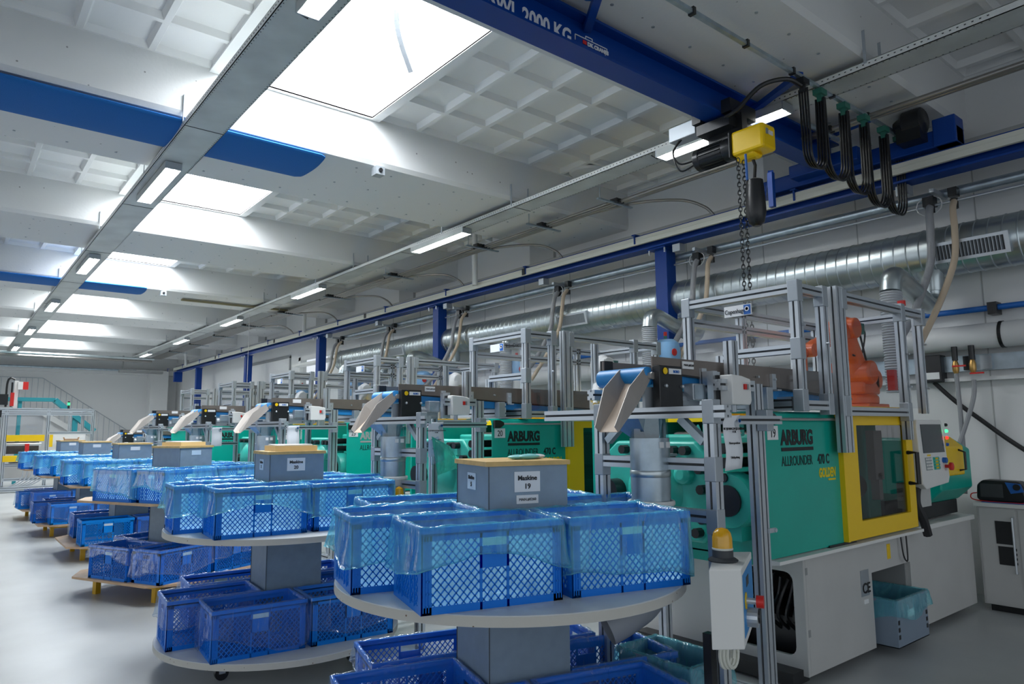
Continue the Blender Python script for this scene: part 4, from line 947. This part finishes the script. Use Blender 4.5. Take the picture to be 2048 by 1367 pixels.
PC = {False: proto_crate(CRATE), True: proto_crate(CRATE2)}; used = set()
slots = {'front left': (-.66,-.66,0), 'front right': (-.02,-.66,0), 'left side': (-.84,-.21,0), 'back left': (-.63,.25,0), 'right side': (.22,-.21,0), 'back right': (.01,.25,0)}
def put_crate(c, th, u, v, rot, z, slot, tier, st, cyan, lin, light_, k):
    ex, ey = (CL, CW) if not rot else (CW, CL)
    a = u+ex/2; b = v+ey/2; x = c[0]+a*math.cos(th)-b*math.sin(th); y = c[1]+a*math.sin(th)+b*math.cos(th)
    ang = th+(PI/2*-1 if rot else 0)
    p = PC[light_]; lab = 'blue lattice crate %s on the %s shelf of the %s' % (slot, tier, st)
    if light_ not in used: o = p; used.add(light_); o.location = (x,y,z); o.rotation_euler = (0,0,ang); o['label'] = lab
    else: o = copy_tree(p, loc=(x,y,z), rot=ang, label=lab)
    o['group'] = 'blue crates on the %s shelf of the %s' % (tier, st)
    if lin:
        me = LC[k % len(LC)] if cyan else LW_[k % len(LW_)]
        l = bpy.data.objects.new('film_liner', me); C.objects.link(l); l.location = (x,y,z+.001); l.rotation_euler = (0,0,ang if k % 3 else ang)
        tag(l, ('pale blue' if cyan else 'clear')+' film liner, %s crate, %s shelf of the %s' % (slot, tier, st), 'plastic liner', 'film liners on the %s shelf of the %s' % (tier, st))
def carousel(idx, c, th, w, name, sign, round_, top=1.50, ztop=.96, zlow=.20, custom=None, R=.84, legcol='white'):
    st = name
    t = thing('sorting_carousel', {0:'nearest carousel with round white shelves and a box signed Maskine 19',1:'second carousel with round white shelves and a box signed Maskine 20'}.get(idx,'%s carousel with square wooden shelves on a yellow base' % words[idx] if idx < 6 else ''), 'carousel', (c[0],c[1],0), 'carousels of blue crates in front of the machines')
    cs, sn = math.cos(th), math.sin(th)
    def W(u,v,z): return (c[0]+u*cs-v*sn, c[1]+u*sn+v*cs, z)
    def rbox(m, u0,v0,z0,u1,v1,z1): return m.hexa([W(u0,v0,z0),W(u1,v0,z0),W(u1,v1,z0),W(u0,v1,z0)],[W(u0,v0,z1),W(u1,v0,z1),W(u1,v1,z1),W(u0,v1,z1)])
    h = w/2
    m = MB(); rbox(m,-h,-h,zlow-.02,h,h,top-.02); m.build('column', LAM, t)
    m = MB(); rbox(m,-h-.012,-h-.012,top-.022,h+.012,h+.012,top); m.build('top_board', WOOD, t)
    m = MB(); rbox(m,-h+.004,-h-.003,zlow,-h+.0065,-h,top-.02); rbox(m,-h-.003,h-.004,zlow,-h,h,top-.02); m.build('edge_seam', SLOT, t)
    if round_:
        for nm,z in (('upper_shelf',ztop),('lower_shelf',zlow)):
            mm = MB(); rad = R if nm == 'upper_shelf' else R+.02
            mm.lathe([(rad,z-.042),(rad,z-.003),(rad-.003,z)],(c[0]-.03,c[1]-.03,0),72); d = mm.build(nm, [DISC], t, smooth=True)
            e = MB(); n = 72; rr = rad+.001
            e.v = [(c[0]-.03+rr*math.cos(2*PI*j/n), c[1]-.03+rr*math.sin(2*PI*j/n), zz) for zz in (z-.041,z-.004) for j in range(n)]
            for j in range(n): e.f.append((j,(j+1)%n,n+(j+1)%n,n+j)); e.mi.append(0)
            e.build('edge_band', EDGE, d, smooth=True)
        m = MB()
        for a in range(4):
            q = a*PI/2+.6; m.bar(W(0,0,.12),W(.62*math.cos(q),.62*math.sin(q),.12),.05,.04)
        m.build('base_cross', WHITE, t)
        for a in range(4):
            q = a*PI/2+.6; p = W(.62*math.cos(q),.62*math.sin(q),0)
            k = MB().cyl((p[0],p[1]-.015,.045),(p[0],p[1]+.015,.045),.045,n=16).build('caster_wheel', BLACK, t, smooth=True)
            MB().box(p[0]-.02,p[1]-.025,.045,p[0]+.02,p[1]+.025,.11).build('caster_fork', ALU, k)
    else:
        for nm,z in (('upper_shelf',ztop),('lower_shelf',zlow)):
            mm = MB(); A = .80
            q = [(-A,-A+.25),(-A+.25,-A),(A-.25,-A),(A,-A+.25),(A,A-.25),(A-.25,A),(-A+.25,A),(-A,A-.25)]
            mm.add([W(u,v,z-.022) for u,v in q]+[W(u,v,z) for u,v in q],[tuple(range(8)),tuple(range(8,16))]+[(i,(i+1)%8,8+(i+1)%8,8+i) for i in range(8)]); mm.build(nm, WOODP, t)
        m = MB()
        for v in (-.45,.45): rbox(m,-.62,v-.025,zlow-.075,.62,v+.025,zlow-.023)
        for u in (-.595,.595): rbox(m,u-.025,-.47,zlow-.075,u+.025,.47,zlow-.024)
        m.build('base_frame', YELF, t)
        for u in (-.595,.595):
            for v in (-.45,.45): m = MB(); rbox(m,u-.027,v-.027,0,u+.027,v+.027,zlow-.05); m.build('leg', YELF, t)
        m = MB(); rbox(m,-.55,-.5,ztop-.06,.55,-.45,ztop-.023); rbox(m,-.55,.45,ztop-.06,.55,.5,ztop-.023); m.build('shelf_bearer', YELF, t)
    Rf = Matrix(((cs,0,sn),(sn,0,-cs),(0,1,0))); Rl = Matrix(((sn,0,-cs),(-cs,0,-sn),(0,1,0)))
    if sign:
        m = MB(); rbox(m,-.075+.0,-h-.004,top-.145,.06,-h-.001,top-.05); m.build('sign_plate', LABEL, t)
        text('sign_lettering','Maskine',.031,W(-.0075,-h-.0055,top-.090),INK,t,face=Rf,bold=.0008,align='CENTER',width=1)
        text('sign_lettering',sign,.034,W(-.0075,-h-.0055,top-.130),INK,t,face=Rf,bold=.0008,align='CENTER')
        m = MB(); rbox(m,-h-.004,-.06,top-.14,-h-.001,.05,top-.06); m.build('side_plate', CARD, t)
        text('side_lettering','Maskine',.024,W(-h-.0055,-.005,top-.09),INK,t,face=Rl,bold=.001,align='CENTER'); text('side_lettering','5' if idx == 0 else '2',.03,W(-h-.0055,-.005,top-.125),INK,t,face=Rl,bold=.001,align='CENTER')
        if idx == 0:
            m = MB(); rbox(m,-.065,-h-.004,top-.20,.05,-h-.001,top-.16); m.build('name_plate', LABEL, t); text('plate_lettering','MAN.#0260',.018,W(-.0075,-h-.0055,top-.186),INK,t,face=Rf,align='CENTER')
    else:
        m = MB(); rbox(m,-.06,-h-.004,top-.10,.06,-h-.001,top-.05); m.build('sign_plate', LABEL if idx != 2 else CARD, t)
    rr = random.Random(idx*7+3)
    sl = custom or slots
    for tier, z in (('upper', ztop), ('lower', zlow)):
        for n_, (slot, (u,v,rot)) in enumerate(sl.items()):
            if tier == 'lower' and custom is None and idx == 3 and slot == 'left side': continue
            k = rr.randrange(12) if idx > 1 else {'front left':(0,2),'front right':(3,1),'left side':(2,0),'back left':(1,3),'right side':(1,0),'back right':(4,1)}[slot][tier == 'lower']
            lin = not (idx == 3 and tier == 'lower' and slot == 'front left')
            put_crate(c, th, u+rr.uniform(-.012,.012), v+rr.uniform(-.0,.012)*(1 if v > 0 else -1), rot, z, slot, tier, st, tier == 'upper', lin, rr.random() < .3 if idx > 1 else (tier == 'lower' and slot == 'front right' and idx == 1), k)
    return W
hexs = {'left':(-.76,-.235,1), 'front left': (-.74,-.665,0), 'front right': (-.10,-.665,0), 'right side': (.24,-.22,0), 'back': (-.30,.25,0), 'back right': (.33,.25,0)}
W0 = carousel(0,(2.257,2.798),math.radians(-15),.42,'nearest carousel','19',True)
W1 = carousel(1,(2.12,5.37),math.radians(-5),.41,'second carousel','20',True)
W2 = carousel(2,(2.10,8.38),math.radians(25),.42,'third carousel',None,False,custom=hexs)
carousel(3,(2.15,11.3),0,.42,'fourth carousel',None,False)
carousel(4,(2.10,14.1),0,.42,'fifth carousel',None,False)
carousel(5,(2.08,16.9),math.radians(3),.42,'sixth carousel',None,False)
# ------------------------------------------------------------------ things lying on the box tops
def blob(name, m, label, cat, pts, org, **k):
    b = MB(); n = 14
    for (cx_,cy_,cz,rx,ry,rz) in pts:
        b.lathe([(.02,-1),(.55,-.8),(.9,-.35),(1,.1),(.8,.6),(.4,.9),(.02,1)],(0,0,0),n)
        for i in range(len(b.v)-7*n, len(b.v)):
            x,y,z = b.v[i]; b.v[i] = (cx_+x*rx, cy_+y*ry, cz+z*rz)
    return solo(b,name,m,label,cat,org,smooth=True,**k)
p = W0(.08,-.05,1.50); blob('folded_glove',mat('glove_teal',(.25,.68,.70),.5),'pale teal crumpled glove lying on the Maskine 19 box','glove',[(p[0],p[1],p[2]+.014,.07,.03,.014),(p[0]-.05,p[1]+.03,p[2]+.012,.06,.035,.012)],p)
p = W0(.15,0,1.50); blob('tissue',LABEL,'crumpled white tissue beside the teal glove','tissue',[(p[0],p[1],p[2]+.012,.05,.03,.012)],p)
def tray_on(Wf, idx, lab):
    p = Wf(0,0,1.5); m = MB(); t = thing('wooden_tray',lab,'tray',p)
    q = lambda u,v,z: Wf(u,v,z)
    for (u0,v0,u1,v1) in ((-.15,-.15,.17,-.14),(-.15,.14,.17,.15),(-.15,-.14,-.14,.14),(.16,-.14,.17,.14)):
        MB().hexa([q(u0,v0,1.5),q(u1,v0,1.5),q(u1,v1,1.5),q(u0,v1,1.5)],[q(u0,v0,1.54),q(u1,v0,1.54),q(u1,v1,1.54),q(u0,v1,1.54)]).build('side', mat('pale_wood',(.80,.62,.32),.5), t)
    MB().hexa([q(-.13,-.13,1.5),q(.15,-.13,1.5),q(.15,.13,1.5),q(-.13,.13,1.5)],[q(-.13,-.12,1.545),q(.14,-.12,1.55),q(.14,.12,1.548),q(-.13,.12,1.55)]).build('paper_stack', LABEL, t)
tray_on(W1,1,'pale wooden tray of papers on top of the Maskine 20 box'); tray_on(W2,2,'pale wooden tray of papers on top of the third carousel box')
t = thing('cardboard_tray','small dark cardboard tray on top of the sixth carousel box','tray',(2.08,16.9,1.5))
MB().box(1.97,16.8,1.5,2.2,17.0,1.505).build('bottom', DARKIN, t); MB().hexa([(1.97,16.8,1.5),(1.975,16.8,1.5),(1.975,17.0,1.5),(1.97,17.0,1.5)],[(1.95,16.8,1.56),(1.955,16.8,1.56),(1.955,17,1.56),(1.95,17,1.56)]).build('flap', WOODP, t)
MB().hexa([(2.195,16.8,1.5),(2.2,16.8,1.5),(2.2,17.0,1.5),(2.195,17.0,1.5)],[(2.215,16.8,1.56),(2.22,16.8,1.56),(2.22,17,1.56),(2.215,17,1.56)]).build('flap', WOODP, t); MB().box(1.97,16.99,1.5,2.2,17.0,1.53).build('back', WOODP, t)
# ------------------------------------------------------------------ beacon box
t = thing('beacon_control_box','white control box with amber beacon on the post in front of the nearest machine','control box',(2.7,1.9,.75))
A = [(2.50,1.803),(2.605,1.72),(3.02,1.935),(2.885,2.045)]
b = MB().hexa([(x,y,.754) for x,y in A],[(x,y,1.068) for x,y in A]).build('housing', WHITE, t, bevel=.004)
e = Vector((A[2][0]-A[1][0],A[2][1]-A[1][1],0)).normalized(); nn = Vector((e.y,-e.x,0)); B = Vector((A[1][0],A[1][1],0))
def fp(a, z, o=0): q = B+e*a+nn*o; return (q.x,q.y,z)
MB().hexa([fp(.03,.79,0),fp(.44,.79,0),fp(.44,1.04,0),fp(.03,1.04,0)],[fp(.03,.79,.002),fp(.44,.79,.002),fp(.44,1.04,.002),fp(.03,1.04,.002)]).build('blue_front', BELT, b)
MB().hexa([fp(.15,.97,0),fp(.24,.97,0),fp(.24,1.01,0),fp(.15,1.01,0)],[fp(.15,.97,.004),fp(.24,.97,.004),fp(.24,1.01,.004),fp(.15,1.01,.004)]).build('dark_label', SLOT, b)
MB().cyl(fp(.10,.925,0),fp(.10,.925,.006),.034,n=18).build('yellow_ring', YEL, b)
MB().cyl(fp(.10,.925,0),fp(.10,.925,.05),.013,n=12).build('button_stem', ALU, b)
MB().cyl(fp(.10,.925,.045),fp(.10,.925,.075),.026,n=16).build('emergency_button', RED, b, smooth=True)
MB().cyl(fp(.14,.85,0),fp(.14,.85,.045),.04,n=18).build('socket_ring', ALU, b); MB().cyl(fp(.17,.85,0),fp(.17,.85,.052),.03,n=18).build('socket_core', BLACK, b)
p = (2.72,1.885,1.068); k = MB().lathe([(.062,0),(.066,.006),(.055,.014),(.045,.018),(.045,.05),(.04,.05)],p,24).build('beacon_base', SLOT, t, smooth=True)
MB().lathe([(.043,.040),(.046,.055),(.043,.06)],p,24).build('beacon_ring', CREAM, k, smooth=True)
MB().lathe([(.044,.055),(.043,.10),(.038,.122),(.025,.138),(.002,.144)],p,24).build('amber_dome', AMBER, k, smooth=True)
MB().box(2.66,1.925,.40,2.70,1.965,.76).build('support_bar', BLACKM, t)
m = MB()
for q in range(3): m.tube([(2.70+.012*q+.04*math.cos(a*PI/8),1.88-.01*q,.68+.055*math.sin(a*PI/8)+(.0)) for a in range(17)],.008,6)
m.tube([(2.74,1.86,.76),(2.745,1.865,.72),(2.74,1.87,.66)],.008,6); m.build('cable_coil', CREAM, t, smooth=True)
MB().cyl((2.62,1.92,.50),(2.56,1.88,.44),.028,n=14).cyl((2.66,1.94,.53),(2.62,1.92,.50),.02,n=12).build('plug', BLACK, t, smooth=True)
for i in (1,2,3):
    y = [0,4.92,7.8,10.6][i]; t = thing('amber_beacon','small amber beacon lamp beside the %s stand' % words[i],'beacon',(2.93,y,1.1),'small amber beacons')
    MB().box(2.85,y,.75,2.92,y+.3,1.08).build('box', WHITE, t); MB().lathe([(.04,1.08),(.04,1.15),(.03,1.19),(.004,1.205)],(2.885,y+.08,0),16).build('amber_dome', AMBER, t, smooth=True)
# ------------------------------------------------------------------ bins with film
def bin_(x0,y0,x1,y1,z0,z1,lab,col):
    t = thing('grey_bin',lab,'bin',((x0+x1)/2,(y0+y1)/2,z0)); m = MB()
    m.holed((x0,y0,x1,y1),(x0+.006,y0+.006,x1-.006,y1-.006),z0,z1,'xy'); m.box(x0,y0,z0,x1,y1,z0+.006); m.holed((x0-.01,y0-.01,x1+.01,y1+.01),(x0+.004,y0+.004,x1-.004,y1-.004),z1-.02,z1,'xy'); m.build('tub', col, t)
    return t
def bagon(x0,y0,x1,y1,z1,drop,lab,seed,inner=.2):
    rr = random.Random(seed); N = 72; rows = []
    for k,(o,dz) in enumerate(((-.012,-inner),(-.012,-.05),(-.006,.008),(.008,.01),(.016,-.01),(.02,-drop*.4),(.028,-drop*.75),(.03,-drop))):
        row = []
        for i in range(N):
            t = i/N*4; s_ = int(t); f = t-s_; c_ = [(x0-o,y0-o),(x1+o,y0-o),(x1+o,y1+o),(x0-o,y1+o)]; a, b = c_[s_], c_[(s_+1)%4]
            j = .003*math.sin(i*1.3+seed+k)+.009*math.sin(i*.5+seed*2); n_ = [(0,-1),(1,0),(0,1),(-1,0)][s_]
            row.append((a[0]+(b[0]-a[0])*f+n_[0]*j*(k > 3)*min(1,4*min(f,1-f)), a[1]+(b[1]-a[1])*f+n_[1]*j*(k > 3)*min(1,4*min(f,1-f)), z1+dz*(1+.22*math.sin(i*.35+seed) if k > 4 else 1)+.0015*math.sin(i*2.1)))
        rows.append(row)
    b = MB(); b.v = [p for r in rows for p in r]
    for a in range(len(rows)-1):
        for i in range(N): b.f.append((a*N+i,a*N+(i+1)%N,(a+1)*N+(i+1)%N,(a+1)*N+i)); b.mi.append(0)
    me = bpy.data.meshes.new('film_bag'); me.from_pydata(b.v,[],b.f); me.materials.append(FILMC)
    for p in me.polygons: p.use_smooth = True
    o = bpy.data.objects.new('film_bag',me); C.objects.link(o); tag(o,lab,'plastic liner'); return o
GB = mat('bin_grey_blue',(.22,.28,.36),.45)
bin_(2.83,2.17,3.13,2.62,0,.52,'grey bin with pale blue film standing under the nearest machine stand',GB); bagon(2.83,2.17,3.13,2.62,.52,.12,'pale blue film bag over the bin under the nearest stand',3)
t = bin_(5.44,2.33,5.98,2.75,.07,.40,'grey drawer bin standing in the chute opening of the nearest machine',GB)
MB().box(5.62,2.328,.26,5.74,2.331,.31).build('bin_label', LABEL, t)
for x in (5.455,5.94):
    for z in (.13,.18,.23): MB().box(x,2.327,z,x+.025,2.331,z+.03).build('slot', BLACK, t)
bagon(5.44,2.33,5.98,2.75,.40,.13,'pale blue film bag over the bin in the nearest chute opening',5,.12)
for i,(dy,n_) in enumerate(((2.7,'second'),(5.62,'third'))):
    bin_(5.44,2.36+dy,5.98,2.75+dy,.07,.40,'grey drawer bin in the chute opening of the %s machine' % n_,GB)
# hanging green folder
t = thing('film_folder','translucent teal film folder hanging from the second machine stand','folder',(2.98,4.72,1.6))
for k,(P_) in enumerate((((3.0,4.70,1.60),(3.16,4.68,1.52),(3.22,4.62,1.36),(3.03,4.66,1.30)),((2.96,4.72,1.56),(3.06,4.70,1.60),(3.1,4.66,1.42),(2.98,4.67,1.38)))):
    MB().hexa([Vector(v) for v in P_],[Vector(v)+Vector((0,.004,0)) for v in P_]).build('sheet', GBAG if k == 0 else FILMW, t)
# ------------------------------------------------------------------ cabinet and tester on the right
t = thing('temperature_unit','white cabinet with black display windows at the right edge behind the machine','cabinet',(7.75,1.9,0))
MB().box(7.46,1.45,.06,8.0,2.42,.92).build('body', BODY, t, bevel=.006); MB().box(7.44,1.43,.92,8.02,2.44,.955).build('top', WHITE, t, bevel=.004); MB().box(7.5,1.5,0,7.98,2.38,.06).build('plinth', BLACK, t)
d = MB().box(7.452,2.12,.08,7.46,2.40,.91).build('door', BODY, t)
MB().box(7.447,2.145,.60,7.452,2.28,.80).build('display_window', BLACK, d); MB().box(7.447,2.15,.42,7.452,2.27,.58).build('display_window', BLACK, d)
MB().tube([(7.45,2.135,.84),(7.41,2.135,.84),(7.41,2.135,.36),(7.45,2.135,.36)],.009,8).build('handle', ALU, d)
for z in (.43,.47,.51,.55): MB().box(7.444,2.13,z,7.452,2.143,z+.02).build('push_button', BLACK, d)
d = MB().box(7.452,1.5,.08,7.46,2.10,.91).build('door', BODY, t)
t = thing('pressure_tester','rugged black handheld tester lying on the white cabinet','tester',(7.6,2.25,.955))
b = MB().prism([(2.44,.98),(2.40,.955),(2.08,.955),(2.04,1.0),(2.06,1.10),(2.10,1.15),(2.38,1.155),(2.43,1.11)],7.54,7.72,'yz').build('body', BLACK, t, bevel=.02)
MB().box(7.534,2.22,1.0,7.54,2.40,1.12).build('grip_panel', SLOT, b); MB().prism([(2.20,1.14),(2.08,1.13),(2.06,1.06),(2.16,1.04)],7.533,7.54,'yz').build('blue_face', INKB, b)
MB().cyl((7.534,2.11,1.10),(7.52,2.11,1.10),.028,n=14).build('dial', BLACK, b)
solo(MB().tube(cat_curve([(7.6,2.44,1.03),(7.55,2.48,1.02),(7.52,2.46,.975),(7.5,2.3,.962),(7.5,2.0,.962),(7.5,1.6,.962)],6),.005,6),'red_cable',RED,'thin red cable lying on the white cabinet','cable',(7.5,2.2,.96))
solo(MB().box(7.47,1.9,.956,7.75,2.38,.961),'clipboard',INKB,'flat blue folder lying under the tester','folder',(7.6,2.1,.956))
solo(MB().tube(cat_curve([(7.7,1.4,.012),(7.5,1.5,.012),(7.35,1.7,.012),(7.2,1.6,.012),(7.0,1.2,.012)],6),.012,6),'floor_cable',RED,'red hose lying on the floor by the white cabinet','cable',(7.3,1.5,0))
# ------------------------------------------------------------------ assembly machine at the far end
t = thing('assembly_machine','aluminium framed assembly machine with yellow beams at the far left','machine',(2.5,24.5,0))
for x,y in ((1.42,24.5),(2.42,24.5),(3.55,24.5),(1.42,26.5),(3.55,26.5),(3.2,26.5)): prof(t,'post',(x,y,.02),(x,y,2.32),.09)
for z in (2.32,2.2): prof(t,'rail',(1.0,24.5,z),(3.55,24.5,z),.08)
prof(t,'rail',(1.42,26.5,2.3),(3.55,26.5,2.3),.08); prof(t,'rail',(3.55,24.5,2.3),(3.55,26.5,2.3),.08); prof(t,'rail',(1.42,24.5,.35),(3.55,24.5,.35),.08); prof(t,'rail',(2.42,24.5,1.65),(3.55,24.5,1.65),.08)
prof(t,'rail',(.3,24.3,.10),(2.8,24.3,.10),.12); prof(t,'rail',(1.42,24.6,.75),(3.5,24.6,.75),.10)
MB().box(1.45,24.42,1.42,2.35,24.5,1.60).build('yellow_beam', YEL, t); MB().box(1.40,24.42,.85,2.2,24.5,1.02).build('yellow_beam', YEL, t); MB().box(2.47,24.35,1.25,2.55,24.42,1.60).build('yellow_post', YEL, t)
MB().box(1.45,25.2,1.05,2.3,25.4,1.4).box(1.6,24.8,.75,2.2,25.3,.82).build('mechanism', DARKIN, t); MB().cyl((1.45,24.6,1.33),(2.3,24.6,1.33),.04,n=10).build('shaft', ALU, t)
MB().box(2.5,25.0,.8,3.45,25.05,1.62).build('white_panel', WHITE, t); MB().box(1.5,25.6,1.62,2.4,25.65,2.2).build('clear_panel', PANE, t); MB().box(1.45,25.9,.3,3.4,26.0,.75).build('lower_panel', BODY, t)
MB().box(1.9,24.42,1.05,2.0,24.5,1.35).build('red_slide', RED, t); MB().box(2.0,24.4,.85,2.3,24.5,1.0).build('valve_bank', BLACK, t)
m = MB()
for k in range(6): m.tube(cat_curve([(1.9+.1*k,24.45,.7),(1.85+.1*k,24.4,.35),(1.5+.08*k,24.35,.12),(1.1+.05*k,24.3,.05)],5),.018,5)
m.build('hose_bundle', FLEX, t)
MB().box(1.55,24.6,2.36,1.65,24.7,3.15).build('mast', WHITE, t); MB().box(1.75,24.55,2.9,1.88,24.65,3.12).build('red_box', RED, t); MB().box(1.63,24.55,2.9,1.75,24.65,3.12).build('white_box', WHITE, t)
MB().tube(cat_curve([(1.38,24.6,2.4),(1.38,24.6,3.05),(1.45,24.6,3.22),(1.56,24.6,3.18)],5),.03,6).tube([(1.5,24.62,2.4),(1.5,24.62,3.1)],.025,6).build('drag_chain', BLACK, t)
MB().box(1.47,24.5,2.42,1.56,24.6,2.8).build('red_cylinder', RED, t); MB().box(1.1,24.45,2.45,1.42,24.65,2.75).box(1.0,24.45,2.1,1.3,24.6,2.3).build('drive_unit', BLACK, t)
k = MB().cyl((2.90,24.5,2.34),(2.90,24.5,2.46),.03,n=8).build('lamp_base', BLACK, t); MB().cyl((2.90,24.5,2.46),(2.90,24.5,2.54),.032,n=10).build('lamp_lens', LGREEN, k); MB().cyl((2.90,24.5,2.54),(2.90,24.5,2.58),.03,n=8).build('lamp_cap', BLACK, k)
t = thing('inclined_conveyor','teal inclined conveyor behind the assembly machine','conveyor',(2.9,28,1.8))
MB().bar((1.6,28,2.75),(2.9,28,2.75),.4,.12).bar((2.9,28,2.75),(4.1,28,1.7),.4,.16).build('belt', TEAL, t); MB().box(3.45,27.9,.02,3.6,28.1,2.2).build('leg', TEAL, t); MB().box(1.9,27.9,.02,2.0,28.1,2.7).build('leg', TEAL, t)
t = thing('white_funnel','small white plastic funnel box left of the nearest chute','funnel',(5.6,5.12,1.8))
MB().hexa([(5.55,5.06,1.98),(5.65,5.06,1.98),(5.65,5.18,1.98),(5.55,5.18,1.98)],[(5.44,4.95,2.09),(5.72,4.95,2.09),(5.72,5.27,2.09),(5.44,5.27,2.09)]).box(5.44,4.95,2.09,5.72,5.27,2.19).build('hopper', WHITE, t, bevel=.004)
MB().box(5.57,5.10,1.795,5.63,5.16,1.98).build('stem', ALU, t)
# tidy helper properties
for o in bpy.data.objects:
    if '_o' in o: del o['_o']
